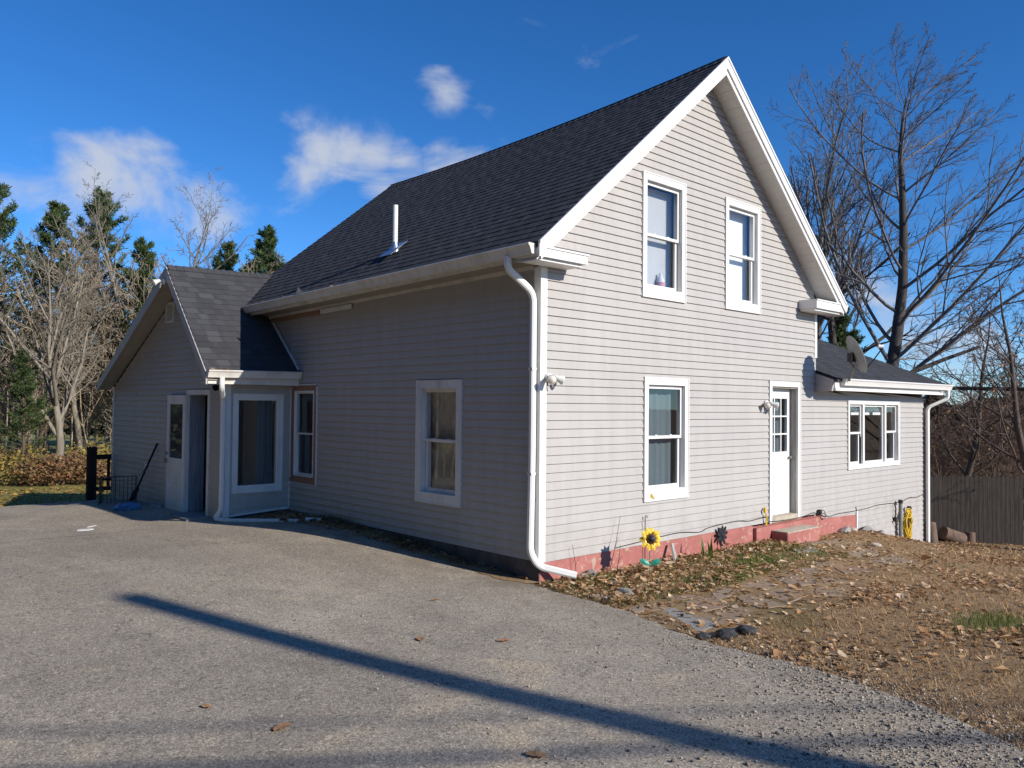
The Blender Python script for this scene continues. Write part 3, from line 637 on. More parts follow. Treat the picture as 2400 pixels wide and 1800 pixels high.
def bar(mb, p, q, w, n0, n1):
    d = Vector((q[0]-p[0], q[1]-p[1])).normalized(); e = Vector((-d.y, d.x))*w/2
    P = [(p[0]+e.x, p[1]+e.y), (p[0]-e.x, p[1]-e.y), (q[0]-e.x, q[1]-e.y), (q[0]+e.x, q[1]+e.y)]
    mb.hexa([(a, n0, b) for a, b in P], [(a, n1, b) for a, b in P])
bar(c, (s0+.15, zb+.2), (s1-.15, ga-.16), .06, .0405, .048); bar(c, (s0+.15, ga-.16), (s1-.15, zb+.2), .06, .0405, .0465); c.build('cross_bracing', 'aged_white_paint', ds)
c = MB(sT); c.box((s0+.11, .012, ga), (s1-.11, .02, gb)); c.build('door_glass', 'interior_dark', ds); pane_(sT, (s0+.11, ga), (s1-.11, gb), .026, ds)
c = MB(sT); c.box((s0+.02, .04, .86), (s0+.06, .075, .92)); c.box((s0+.015, .04, .72), (s0+.045, .09, .80)); c.build('latch', 'grey_pipe', ds)
c = MB(pT); c.box((-9.36, .012, .46), (-9.28, .05, .63)); c.build('outlet_cover', 'lamp_white', house)

# ================================================================== ROOFS
class Roof:
    def __init__(s, E0, E1, R0, R1, sag=0):
        s.c = [Vector(q) for q in (E0, E1, R0, R1)]; s.sag = sag; s.L = (s.c[1]-s.c[0]).length; s.S = (s.c[2]-s.c[0]).length
    def p(s, a, b):
        E0, E1, R0, R1 = s.c; q = E0.lerp(E1, a).lerp(R0.lerp(R1, a), b); q.z -= s.sag*4*a*(1-a)*b; return q
    def frame(s, a, b):
        e = 1e-3; u = (s.p(a+e, b)-s.p(a-e, b)).normalized(); v = s.p(a, b+e)-s.p(a, b-e); v = (v-u*v.dot(u)).normalized(); n = u.cross(v)
        if n.z < 0: n = -n
        return u, v, n
    def deck(s, name, mat, na=12, nb=6, th=.06):
        mb = MB(); 
        for top in (0, 1):
            for i in range(na+1):
                for j in range(nb+1): mb.v.append(tuple(s.p(i/na, j/nb)-Vector((0, 0, .004 if top == 0 else th))))
        K = (na+1)*(nb+1); ix = lambda i, j, t: t*K+i*(nb+1)+j
        for i in range(na):
            for j in range(nb):
                mb.f.append((ix(i, j, 0), ix(i+1, j, 0), ix(i+1, j+1, 0), ix(i, j+1, 0))); mb.f.append((ix(i, j, 1), ix(i, j+1, 1), ix(i+1, j+1, 1), ix(i+1, j, 1)))
        for i in range(na): mb.f.append((ix(i, 0, 0), ix(i, 0, 1), ix(i+1, 0, 1), ix(i+1, 0, 0)))
        for j in range(nb):
            mb.f.append((ix(0, j, 0), ix(0, j+1, 0), ix(0, j+1, 1), ix(0, j, 1))); mb.f.append((ix(na, j, 0), ix(na, j, 1), ix(na, j+1, 1), ix(na, j+1, 0)))
        return mb.build(name, mat, house)
EXPO = .143
def shingle_geo(w, r, ex=EXPO):
    """one laminated strip: base lamina + raised dragon-tooth tabs"""
    mb = MB(); Y = ex+.05; tb = r.uniform(.05, .45)
    mb.add([(0, 0, .009), (w, 0, .009), (w, Y, .0005), (0, Y, .0005), (0, 0, -.002), (w, 0, -.002)], [(0, 1, 2, 3), (4, 5, 1, 0)], tb)
    x = r.uniform(-.12, .05)
    while x < w-.03:
        tw = r.uniform(.13, .26); a, b = max(0, x), min(w, x+tw)
        if b-a > .03:
            t = min(1, max(0, r.gauss(.52, .26)))
            mb.add([(a, -.004, .0115), (b, -.004, .0115), (b, Y-.01, .0022), (a, Y-.01, .0022), (a, -.004, .004), (b, -.004, .004), (b, Y-.01, .001), (a, Y-.01, .001)], [(0, 1, 2, 3), (4, 5, 1, 0), (4, 0, 3, 7), (1, 5, 6, 2)], t)
        x += tw+r.uniform(.05, .16)
    return mb
POOL = {}
rs = random.Random(11)
def pool_mesh(i):
    if i not in POOL:
        mb = shingle_geo(1.0, rs); me = bpy.data.meshes.new('shingle'); me.from_pydata(mb.v, [], mb.f); a = me.attributes.new('tint', 'FLOAT', 'FACE'); a.data.foreach_set('value', mb.tint); me.materials.append(M('asphalt_shingle')); POOL[i] = me
    return POOL[i]
def lay(roof, deck, keep, amin=lambda b: 0, amax=lambda b: 1):
    """keep(course, a) -> own object, otherwise joined into one mesh"""
    rest = MB(); nc = int(roof.S/EXPO); o0 = org(deck)
    for j in range(nc):
        b = (j*EXPO)/roof.S; lo, hi = amin(b)*roof.L, amax(b)*roof.L
        Lr = (roof.p(1, b)-roof.p(0, b)).length; sc = Lr/roof.L
        x = lo-rs.choice([.15, .33, .5, .66, .8]); drop = rs.uniform(-.0025, .0025)
        while x < hi:
            x0, x1 = max(x, lo), min(x+1.0, hi); x += 1.0
            if x1-x0 < .05: continue
            u, v, n = roof.frame((x0+x1)/2/roof.L, b); q = roof.p(x0/roof.L, b)+n*.002+v*drop
            full = x1-x0 > .999; Mx = Matrix(((u.x*sc, v.x, n.x, q.x), (u.y*sc, v.y, n.y, q.y), (u.z*sc, v.z, n.z, q.z), (0, 0, 0, 1)))
            if keep(j, (x0+x1)/2/roof.L):
                if full: me = pool_mesh(rs.randrange(16))
                else:
                    mb = shingle_geo(x1-x0, rs); me = bpy.data.meshes.new('shingle'); me.from_pydata(mb.v, [], mb.f); a = me.attributes.new('tint', 'FLOAT', 'FACE'); a.data.foreach_set('value', mb.tint)
                o = objm('shingle', me, 'asphalt_shingle', deck); Mx.translation -= o0; o.matrix_basis = Mx
            else:
                mb = shingle_geo(x1-x0, rs); bse = len(rest.v); rest.v += [tuple(Mx@Vector(w)) for w in mb.v]; rest.f += [tuple(bse+i for i in f) for f in mb.f]; rest.tint += mb.tint
    if rest.v: rest.build('shingles', 'asphalt_shingle', deck, tint=True, kind='stuff')
def ridge_cap(name, A, B, d1, d2, parent, sag=0, w=.15):
    A, B = Vector(A), Vector(B); n = int((B-A).length/.14); mb = MB(); ax_ = (B-A).normalized()
    for i in range(n):
        a0, a1 = i/n, (i+1.25)/n
        P0 = A.lerp(B, a0); P1 = A.lerp(B, min(1, a1)); P0.z -= sag*4*a0*(1-a0); P1.z -= sag*4*min(1, a1)*(1-min(1, a1)); h0, h1 = .030, .018
        l, r_ = Vector(d1).normalized()*w, Vector(d2).normalized()*w; z0, z1 = Vector((0, 0, h0)), Vector((0, 0, h1))
        mb.add([tuple(P0+z0), tuple(P0+l+z0*.8), tuple(P0+r_+z0*.8), tuple(P1+z1), tuple(P1+l+z1*.8), tuple(P1+r_+z1*.8), tuple(P0+l), tuple(P0+r_)], [(0, 3, 4, 1), (0, 2, 5, 3), (0, 1, 6), (0, 7, 2)], rs.uniform(.1, .7))
    mb.build(name, 'asphalt_shingle', parent, tint=True)
# main roof
RL = Roof((-.38, -.335, 3.585), (-.38, 7.95, 3.465), (3.34, -.335, 6.74), (3.34, 7.95, 6.525), .09)
RR = Roof((7.06, -.335, 3.585), (7.06, 7.95, 3.465), (3.34, -.335, 6.74), (3.34, 7.95, 6.525), .09)
dL = RL.deck('main_roof', 'asphalt_shingle'); dR = RR.deck('main_roof_rear', 'asphalt_shingle')
lay(RL, dL, lambda j, a: j < 27 or (j < 30 and a < .25))
lay(RR, dR, lambda j, a: False)
ridge_cap('ridge_cap', (3.34, -.34, 6.745), (3.34, 7.95, 6.53), (-.762, 0, -.647), (.762, 0, -.647), dL, .09)
# vent pipe
c = MB(); c.tube([(.235, 3.28, 3.98), (.235, 3.28, 4.73)], .038, 14); vp = c.build('vent_pipe', 'pipe_white', house, smooth=False)
c = MB(); u, v, n = RL.frame(.43, .15); q = Vector((.235, 3.28, 4.075))+n*.02
c.lathe((.235, 3.28, 4.02), [(.075, .0), (.06, .06), (.044, .12), (.040, .16)], 14)
P = [q+u*.16-v*.22, q-u*.16-v*.22, q-u*.16+v*.16, q+u*.16+v*.16]; c.prism([tuple(w) for w in P], tuple(n*.004)); c.build('pipe_flashing', 'flashing_metal', vp)
# rakes of the front gable
def zr(x): return 3.585+(6.74-3.585)/3.72*(x+.38) if x <= 3.34 else 3.585+(6.74-3.585)/3.72*(7.06-x)
for side, xe in ((-1, -.385), (1, 7.065)):
    P = [(xe, -.338, zr(xe)+.012), (3.34, -.338, zr(3.34)+.012), (3.34, -.338, zr(3.34)-.15), (xe, -.338, zr(xe)-.15)]
    c = MB(); c.prism(P, (0, -.022, 0)); c.build('rake_board', 'white_trim', house)
    P = [(xe, -.3605, zr(xe)+.016), (3.34, -.3605, zr(3.34)+.016), (3.34, -.3605, zr(3.34)-.02), (xe, -.3605, zr(xe)-.02)]
    c = MB(); c.prism(P, (0, -.012, 0)); c.build('drip_edge', 'white_trim', house)
    P = [(xe+.05*-side, -.318, zr(xe)-.10), (3.34, -.318, zr(3.34)-.151), (3.34, -.318, zr(3.34)-.235), (xe+.05*-side, -.318, zr(xe)-.185)]
    c = MB(); c.prism(P, (0, -.018, 0)); c.build('rake_frieze', 'white_trim', house)
    c = MB(); n_ = 34
    sf = None
    for i in range(n_):
        x0 = xe+(3.34-xe)*i/n_; x1 = xe+(3.34-xe)*(i+.965)/n_; d = .192
        m = MB(); m.hexa([(x0, -.318, zr(x0)-d), (x1, -.318, zr(x1)-d), (x1, .0, zr(x1)-d), (x0, .0, zr(x0)-d)], [(x0, -.318, zr(x0)-d+.012), (x1, -.318, zr(x1)-d+.012), (x1, 0, zr(x1)-d+.012), (x0, 0, zr(x0)-d+.012)])
        if side == -1: c.v += m.v; c.f += [tuple(q+8*i for q in f) for f in m.f]
        else:
            if sf is None:
                b_ = MB(); b_.hexa([(xe, -.3, zr(xe)-.178), (3.34, -.3, zr(3.34)-.178), (3.34, 0, zr(3.34)-.178), (xe, 0, zr(xe)-.178)], [(xe, -.3, zr(xe)-.17), (3.34, -.3, zr(3.34)-.17), (3.34, 0, zr(3.34)-.17), (xe, 0, zr(xe)-.17)]); sf = b_.build('rake_soffit', 'interior_dark', house)
            m.build('soffit_panel', 'soffit_vinyl', sf)
    if side == -1: c.build('rake_soffit', 'soffit_vinyl', house)
# cornice returns
def ret(x0, x1, zb, zt, xo):
    c = MB(); c.box((x0, -.335, zb), (x1, -.001, zt)); c.box((x0, -.348, zt), (x1+(.02 if xo < 0 else 0), -.001, zt+.022)); c.box((x0+.02, -.29, zb-.035), (x1-.06 if xo < 0 else x1-.02, -.03, zb)); return c.build('eave_return', 'white_trim', house)
ret(-.37, .43, 3.432, 3.53, -1); ret(6.04, 7.05, 3.44, 3.565, 1)
# left eave: soffit, fascia, frieze
y0, y1 = -.30, 6.95
def eb(name, mat, x0, x1, d0, d1, ya=y0, yb=y1):
    c = MB(); c.hexa([(x0, ya, SAG(ya)+d0), (x1, ya, SAG(ya)+d0), (x1, yb, SAG(yb)+d0), (x0, yb, SAG(yb)+d0)], [(x0, ya, SAG(ya)+d1), (x1, ya, SAG(ya)+d1), (x1, yb, SAG(yb)+d1), (x0, yb, SAG(yb)+d1)]); return c.build(name, mat, house)
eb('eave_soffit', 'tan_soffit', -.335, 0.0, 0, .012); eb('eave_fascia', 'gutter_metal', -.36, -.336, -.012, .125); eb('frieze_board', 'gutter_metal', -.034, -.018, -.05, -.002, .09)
eb('loose_trim', 'bare_trim_wood', -.036, -.02, -.125, -.055, 4.25, 6.8); eb('loose_trim', 'aged_white_paint', -.06, -.037, -.13, -.06, 4.0, 4.9)
GPROF = [(0, 0), (0, .105), (.012, .112), (.118, .118), (.128, .104), (.118, .088), (.108, .082), (.088, .035), (.078, .004), (.07, 0)]
def gutter(name, A, B, outv, mat='gutter_metal', drop=0):
    A, B, o = Vector(A), Vector(B), Vector(outv); mb = MB(); mb.rectube(None, [[tuple(A.lerp(B, t)+o*d+Vector((0, 0, h))) for d, h in GPROF] for t in (0, .25, .5, .75, 1)]); return mb.build(name, mat, house)
g1 = gutter('gutter', (-.361, -.29, 3.455), (-.361, 6.93, 3.345), (-1, 0, 0))
c = MB(); c.add([(-.47, 4.72, 3.50), (-.47, 4.95, 3.49), (-.50, 4.80, 3.60), (-.46, 4.83, 3.50)], [(0, 1, 2), (0, 2, 3), (1, 3, 2)]); c.build('bent_bracket', 'paper_white', g1)
gutter('gutter', (7.06, -.34, 3.47), (7.06, 7.9, 3.36), (1, 0, 0))
def sweep(mb, path, w, d, side):
    pts = [Vector(q) for q in path]; side = Vector(side); prof = []
    for i, q in enumerate(pts):
        t = (pts[min(i+1, len(pts)-1)]-pts[max(i-1, 0)]).normalized(); s = (side-t*side.dot(t)).normalized(); b = t.cross(s)
        k = .22; prof.append([tuple(q+s*w*a+b*d*e) for a, e in ((-.5, -.5+k), (-.5+k, -.5), (-.17, -.5), (-.12, -.44), (.12, -.44), (.17, -.5), (.5-k, -.5), (.5, -.5+k), (.5, .5-k), (.5-k, .5), (-.5+k, .5), (-.5, .5-k))])
    return mb.rectube(None, prof)
def smooth_path(pts, n=4, rad=.08):
    pts = [Vector(q) for q in pts]; out = [pts[0]]
    for a, b, c in zip(pts[:-2], pts[1:-1], pts[2:]):
        r = min(rad, (a-b).length*.45, (c-b).length*.45); s = b+(a-b).normalized()*r; e = b+(c-b).normalized()*r
        for i in range(n+1): t = i/n; out.append(s.lerp(b, t).lerp(b.lerp(e, t), t))
    return out+[pts[-1]]
c = MB(); sweep(c, smooth_path([(-.43, .10, 3.47), (-.43, .10, 3.33), (-.064, .055, 3.09), (-.064, .055, 1.2), (-.085, .055, .12), (-.02, -.02, -.035), (.30, -.31, -.135)], 5, .12), .066, .08, (0, 1, 0)); ds_ = c.build('downspout', 'white_trim', house)
c = MB(); c.box((-.11, .02, 2.2), (-.02, .09, 2.23)); c.box((-.11, .02, 1.0), (-.02, .09, 1.03)); c.build('downspout_strap', 'gutter_metal', ds_)
# porch roof
RP = Roof((-1.575, 5.60, 2.262), (.05, 5.60, 2.285), (-1.50, 7.56, 4.12), (.61, 7.80, 4.22)); RPL = Roof((-1.40, 11.62, 2.165), (3.6, 11.62, 2.165), (-1.50, 7.56, 4.12), (3.6, 8.10, 4.33))
dp = RP.deck('porch_roof', 'asphalt_shingle', 8, 6, .05); dq = RPL.deck('porch_roof_rear', 'asphalt_shingle', 8, 6, .05)
lay(RP, dp, lambda j, a: True); lay(RPL, dq, lambda j, a: False)
ridge_cap('ridge_cap', (-1.50, 7.56, 4.125), (.61, 7.80, 4.225), (0, -.72, -.69), (0, .9, -.44), dp, 0, .13)
def slab3(name, mat, quad, d): c = MB(); c.prism([tuple(q) for q in quad], d); return c.build(name, mat, house)
B = Vector((-1.50, 7.56, 4.12)); E = Vector((-1.575, 5.58, 2.245)); Lq = Vector((-1.40, 11.64, 2.16)); dz = Vector((0, 0, 1))
slab3('porch_rake', 'grey_trim', [E-dz*.004, B-dz*.004, B-dz*.20, E-dz*.17], (-.024, 0, 0)); slab3('porch_rake', 'grey_trim', [B-dz*.004, Lq-dz*.004, Lq-dz*.16, B-dz*.20], (-.024, 0, 0))
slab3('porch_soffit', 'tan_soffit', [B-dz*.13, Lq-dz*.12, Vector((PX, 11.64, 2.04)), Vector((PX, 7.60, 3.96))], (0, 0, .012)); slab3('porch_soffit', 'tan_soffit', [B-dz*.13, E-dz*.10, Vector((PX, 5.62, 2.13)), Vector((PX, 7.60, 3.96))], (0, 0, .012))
c = MB(); c.box((-1.55, 5.64, 2.095), (-.02, 5.929, 2.11)); c.box((-1.55, 5.62, 2.085), (-.02, 5.64, 2.20)); c.build('porch_fascia', 'gutter_metal', house)
gutter('gutter', (-1.585, 5.615, 2.175), (-.03, 5.615, 2.195), (0, -1, 0))
c = MB(); sweep(c, smooth_path([(-1.36, 5.55, 2.18), (-1.36, 5.55, 2.02), (-1.20, 5.86, 1.83), (-1.20, 5.86, .10), (-1.27, 5.95, -.03), (-1.15, 5.72, -.045), (-.48, 4.72, .0)], 5, .09), .075, .06, (1, 0, 0)); c.build('downspout', 'aged_white_paint', house)
c = MB(); c.tube([(-.40, 4.63, .02), (-.24, 4.45, .02)], .035, 8); thing_mesh('pipe_stub', c, 'aged_white_paint', (-.32, 4.54, -.02), label='short white drain pipe stub lying beyond the long downspout extension', cat='pipe')
fl_ = MB(); a_, b_ = RP.p(.972, .0)+Vector((-.03, 0, .02)), RP.p(.972, .0)
P0, P1 = Vector((-.012, 5.66, 2.34)), Vector((-.012, 6.93, 3.49)); fl_.hexa([(-.035, P0.y, P0.z), (-.035, P1.y, P1.z), (-.013, P1.y, P1.z), (-.013, P0.y, P0.z)], [(-.035, P0.y, P0.z+.045), (-.035, P1.y, P1.z+.045), (-.013, P1.y, P1.z+.045), (-.013, P0.y, P0.z+.045)]); fl_.build('wall_flashing', 'aged_white_paint', house)
# gable vent
c = MB(LEF(PX)); frame4(c, -8.50, -8.12, 3.23, 3.60, .04, -.004, .03); gv = c.build('gable_vent', 'aged_white_paint', house)
for i in range(7): z = 3.28+i*.042; s = MB(LEF(PX)); s.hexa([(-8.46, .022, z), (-8.16, .022, z), (-8.16, .004, z+.03), (-8.46, .004, z+.03)], [(-8.46, .026, z+.004), (-8.16, .026, z+.004), (-8.16, .008, z+.034), (-8.46, .008, z+.034)]); s.build('louver', 'aged_white_paint', gv)
# addition roof
RA = Roof((6.66, -.37, 2.30), (11.82, -.37, 2.325), (6.66, 3.2, 3.71), (11.82, 3.2, 3.71)); RB = Roof((6.69, 6.9, 2.25), (11.82, 6.9, 2.25), (6.69, 3.2, 3.71), (11.82, 3.2, 3.71))
da = RA.deck('addition_roof', 'asphalt_shingle', 6, 4, .05); lay(RA, da, lambda j, a: False); RB.deck('addition_roof_rear', 'asphalt_shingle', 6, 4, .05)
c = MB(); P = [(6.62, -.001, 2.085), (6.62, -.305, 2.09), (6.62, -.335, 2.28), (6.62, -.001, 2.40)]; c.prism(P, (.07, 0, 0)); c.build('eave_end_box', 'grey_trim', house)
c = MB(); c.box((6.69, -.335, 2.15), (11.72, -.30, 2.285)); c.box((6.69, -.30, 2.15), (11.60, -.017, 2.165)); c.box((6.69, -.345, 2.10), (11.62, -.30, 2.149)); c.build('addition_fascia', 'white_trim', house)
c = MB(); P = [(11.80, -.36, 2.28), (11.80, 3.2, 3.69), (11.80, 3.2, 3.55), (11.80, -.36, 2.15)]; c.prism(P, (.022, 0, 0)); P = [(11.45, -.36, 2.16), (11.80, -.36, 2.16), (11.80, 3.2, 3.56), (11.45, 3.2, 3.56)]; c.prism(P, (0, 0, .01)); c.build('addition_rake', 'white_trim', house)
gutter('gutter', (6.87, -.336, 2.185), (11.90, -.336, 2.20), (0, -1, 0), 'white_trim')
c = MB(); sweep(c, smooth_path([(11.74, -.40, 2.20), (11.74, -.40, 2.03), (11.47, -.09, 1.84), (11.47, -.09, -1.02)], 5, .09), .085, .065, (1, 0, 0)); c.build('downspout', 'white_trim', house)

# ================================================================== SMALL THINGS ON AND BY THE HOUSE
def Gp(x, y, d=0): return (x, y, G(x, y)+d)
# satellite dish on the addition eave
dsh = empty('satellite_dish', (6.93, -.46, 2.30), 'grey satellite dish on a bent mast at the addition eave', 'satellite dish')
dc = Vector((6.56, -.71, 2.67)); look = Vector((.64, -.66, .40)).normalized()
c = MB(); N, K = 24, 5; ux = look.orthogonal().normalized(); ux = Vector((0, 0, 1)).cross(look).normalized(); uy = look.cross(ux); vs = []
for i in range(K+1):
    r_ = i/K
    for j in range(N): a = 2*math.pi*j/N; vs.append(tuple(dc+ux*(.27*r_*math.cos(a))+uy*(.33*r_*math.sin(a))+look*(.055*r_*r_)))
c.add(vs, [(i*N+j, i*N+(j+1) % N, (i+1)*N+(j+1) % N, (i+1)*N+j) for i in range(K) for j in range(N)])
vs2 = [tuple(Vector(v)-look*.012) for v in vs]; c.add(vs2, [(i*N+j, (i+1)*N+j, (i+1)*N+(j+1) % N, i*N+(j+1) % N) for i in range(K) for j in range(N)])
c.add([vs[K*N+j] for j in range(N)]+[vs2[K*N+j] for j in range(N)], [(j, (j+1) % N, N+(j+1) % N, N+j) for j in range(N)]); c.build('reflector', 'dish_grey', dsh, smooth=True)
c = MB(); c.tube(smooth_path([(6.93, -.46, 2.27), (6.88, -.52, 2.36), (6.74, -.64, 2.47), tuple(dc-look*.06-Vector((0, 0, .1)))], 4, .05), .02, 8); c.build('mast', 'grey_pipe', dsh, smooth=True)
c = MB(); bk = dc-look*.05; c.box(tuple(bk-Vector((.05, .05, .09))), tuple(bk+Vector((.05, .04, .06)))); c.build('bracket', 'black_metal', dsh)
e0 = dc-uy*.31+look*.03 if uy.z > 0 else dc+uy*.31+look*.03
e1 = dc+look*.52-Vector((0, 0, .06))
c = MB(); c.tube([tuple(e0), tuple(e0.lerp(e1, .5)-Vector((0, 0, .015))), tuple(e1)], .011, 6); c.build('boom', 'black_metal', dsh)
c = MB(); c.tube([tuple(e1), tuple(e1-look*.09+Vector((0, 0, .04)))], [.025, .034], 10); c.build('receiver', 'lamp_white', dsh)
# floodlights
def flood(loc, out, label, heads=2, group='floodlights on the house walls'):
    r = empty('floodlight', loc, label, 'floodlight', group); loc = Vector(loc); o = Vector(out).normalized(); s = o.cross(Vector((0, 0, 1))).normalized()
    c = MB(); c.lathe(loc, [(.001, .03), (.05, .03), (.055, .0)], 14, o); c.build('base_plate', 'lamp_white', r)
    for k in ((-1, 1) if heads == 2 else (0,)):
        d = (o*.7+s*.65*k+Vector((0, 0, -.35))).normalized(); p0 = loc+o*.03; p1 = p0+(o+s*k*1.2).normalized()*.07
        c = MB(); c.tube([tuple(p0), tuple(p1)], .012, 6); c.build('arm', 'grey_pipe', r)
        c = MB(); c.lathe(p1, [(.001, -.03), (.022, -.03), (.03, .0), (.035, .03), (.056, .085), (.056, .095)], 14, d); hd = c.build('lamp_head', 'lamp_white', r, smooth=True)
        c = MB(); c.lathe(p1, [(.053, .088), (.035, .104), (.001, .11)], 14, d); c.build('lens', 'lamp_bulb', hd, smooth=True)
    c = MB(); c.tube([tuple(loc+o*.05-Vector((0, 0, .03))), tuple(loc+o*.07-Vector((0, 0, .12)))], [.02, .014], 8); c.build('sensor', 'grey_pipe', r)
    return r
flood((.10, -.022, 2.12), (.2, -1, 0), 'white twin floodlight by the corner post above the sunflower', 2)
flood((4.98, -.02, 1.86), (-.2, -1, 0), 'white twin floodlight left of the front door', 2)
flood((-1.53, 7.60, 3.86), (-1, -.1, 0), 'floodlight with pale bulb under the porch gable peak', 1)
c = MB(); c.lathe((-1.30, 5.92, 2.07), [(.05, 0), (.055, -.03), (.04, -.075), (.001, -.095)], 14); thing_mesh('dome_camera', c, 'black_rubber', (-1.30, 5.92, 2.07), True, label='small black dome camera under the porch eave corner', cat='camera')
c = MB(); c.box((-1.30, 5.87, 2.07), (-1.24, 5.97, 2.10)); thing_mesh('junction_box', c, 'grey_trim', (-1.27, 5.92, 2.07), label='grey mounting block above the black dome camera', cat='bracket')
# doorstep
c = MB(); c.box((5.05, -.36, -.55), (6.08, -.076, -.135)); st = thing_mesh('doorstep', c, 'red_foundation_paint', (5.56, -.2, -.4), False, .012, label='red painted concrete step below the white front door', cat='step')
c = MB(); c.box((5.06, -.35, -.1345), (6.07, -.078, -.118)); c.build('tread', 'concrete_step', st)
# bottle on the sill
bt = empty('bottle', (2.45, .13, 3.375), 'white bottle with pink label behind the upper left gable window', 'bottle')
c = MB(); c.lathe((2.45, .13, 3.33), [(.001, 0), (.055, .0), (.058, .02), (.058, .20), (.03, .25), (.022, .26), (.022, .30), (.001, .30)], 14); c.build('body', 'bottle_white', bt, smooth=True)
c = MB(); c.lathe((2.45, .13, 3.33), [(.0595, .06), (.0595, .17)], 14); c.build('label', 'bottle_pink', bt)
# sunflower ornament
sfb = (1.30, -.60, G(1.30, -.60)); sfl = empty('sunflower_ornament', sfb, 'yellow metal sunflower stake with two green leaves in the flower bed', 'garden ornament')
fc = Vector((1.293, -.6, .211)); fd_ = Vector((-.45, -.85, .22)).normalized(); fs_ = Vector((0, 0, 1)).cross(fd_).normalized(); fu = fd_.cross(fs_)
c = MB(); c.tube([(1.30, -.585, sfb[2]-.1), tuple(fc-fd_*.02)], .006, 6); c.build('stem', 'leaf_green_metal', sfl)
for ring, (n_, rr, ww, off, ml) in enumerate(((10, .150, .052, .0, 0), (10, .120, .045, .012, 1))):
    for i in range(n_):
        a = 2*math.pi*(i+.5*ring)/n_; d = fs_*math.cos(a)+fu*math.sin(a); e = fd_.cross(d); m = MB(); b = fc+fd_*off; bend = fd_*(.022*math.sin(i*2.1))
        P = [b+d*.05, b+d*.085+e*ww*.62+fd_*.008, b+d*(rr*.78)+e*ww*.5+bend*.6, b+d*rr+bend, b+d*(rr*.78)-e*ww*.5+bend*.6, b+d*.085-e*ww*.62+fd_*.008, b+d*rr*.7+fd_*.014+bend*.5]
        m.add([tuple(q) for q in P], [(0, 1, 6), (1, 2, 6), (2, 3, 6), (3, 4, 6), (4, 5, 6), (5, 0, 6)]); m.build('petal', 'sunflower_yellow', sfl)
c = MB(); c.lathe(fc+fd_*.008, [(.066, .0), (.062, .018), (.045, .026)], 20, fd_); c.build('seed_ring', 'sunflower_dark', sfl, smooth=True)
c = MB(); c.lathe(fc+fd_*.012, [(.046, .014), (.038, .034), (.02, .046), (.001, .05)], 16, fd_); c.build('glass_centre', 'black_metal', sfl, smooth=True)
for k, dx in ((-1, -.075), (1, .09)):
    L0 = Vector((1.30, -.59, -.10)); d = (fs_*-k*1.0+Vector((0, 0, .55))).normalized() if False else (Vector((.73*k, -.68*k, 0))*.9+Vector((0, 0, .45))).normalized(); e = fd_.cross(d); m = MB()
    P = [L0, L0+d*.05+e*.032, L0+d*.10+e*.036, L0+d*.15, L0+d*.10-e*.036, L0+d*.05-e*.032, L0+d*.08+fd_*.012]; m.add([tuple(q) for q in P], [(0, 1, 6), (1, 2, 6), (2, 3, 6), (3, 4, 6), (4, 5, 6), (5, 0, 6)]); m.build('leaf', 'leaf_green_metal', sfl)
# dark flower stake
dkb = Gp(3.66, -.07); dk = empty('flower_stake', dkb, 'dark metal flower stake standing against the red foundation', 'garden ornament')
kc = Vector((3.68, -.07, -.045)); c = MB(); c.tube([(3.64, -.07, dkb[2]-.05), (3.66, -.07, -.15), tuple(kc)], .008, 6); c.build('stem', 'black_metal', dk)
for i in range(9):
    a = 2*math.pi*i/9+.2; d = Vector((math.cos(a), 0, math.sin(a))); e = Vector((-math.sin(a), 0, math.cos(a))); m = MB(); rr = .13+.015*math.sin(i*3)
    P = [kc+d*.02, kc+d*.06+e*.02, kc+d*rr*.85+e*.026, kc+d*rr*1.1, kc+d*rr*.85-e*.026, kc+d*.06-e*.02]; m.prism([tuple(q) for q in P], (0, -.008-.003*(i % 2), 0)); m.build('petal', 'black_metal', dk)
c = MB(); c.lathe(kc, [(.001, .02), (.035, .018), (.045, .0)], 12, (0, -1, 0)); c.build('disc', 'black_metal', dk)
# shepherd hook, leaning stake, small plug, gadget
c = MB(); c.tube([(1.90, -.05, -.2), (1.90, -.05, .36), (1.905, -.06, .385), (1.915, -.07, .375), (1.912, -.07, .35)], .006, 6); thing_mesh('wire_hook', c, 'wire_dark', (1.90, -.05, G(1.9, -.05)), label='thin dark wire hook behind the sunflower against the siding', cat='hook')
c = MB(); c.hexa([(2.29, -.22, -.28), (2.34, -.22, -.28), (2.36, -.25, -.27), (2.31, -.25, -.27)], [(2.40, -.08, -.03), (2.45, -.08, -.035), (2.46, -.10, -.025), (2.41, -.10, -.02)]); thing_mesh('wooden_stake', c, 'jamb_wood', (2.33, -.23, G(2.33, -.23)), False, .005, label='short weathered wooden stake leaning on the red foundation', cat='stake')
c = MB(); c.box((2.04, -.045, .60), (2.065, -.0305, .65)); c.tube([(2.06, -.045, .63), (2.10, -.05, .58)], .008, 6); thing_mesh('sill_clip', c, 'yellow_plastic', (2.06, -.035, .585), label='small yellow clip on the bottom casing of the ground floor gable window', cat='clip')
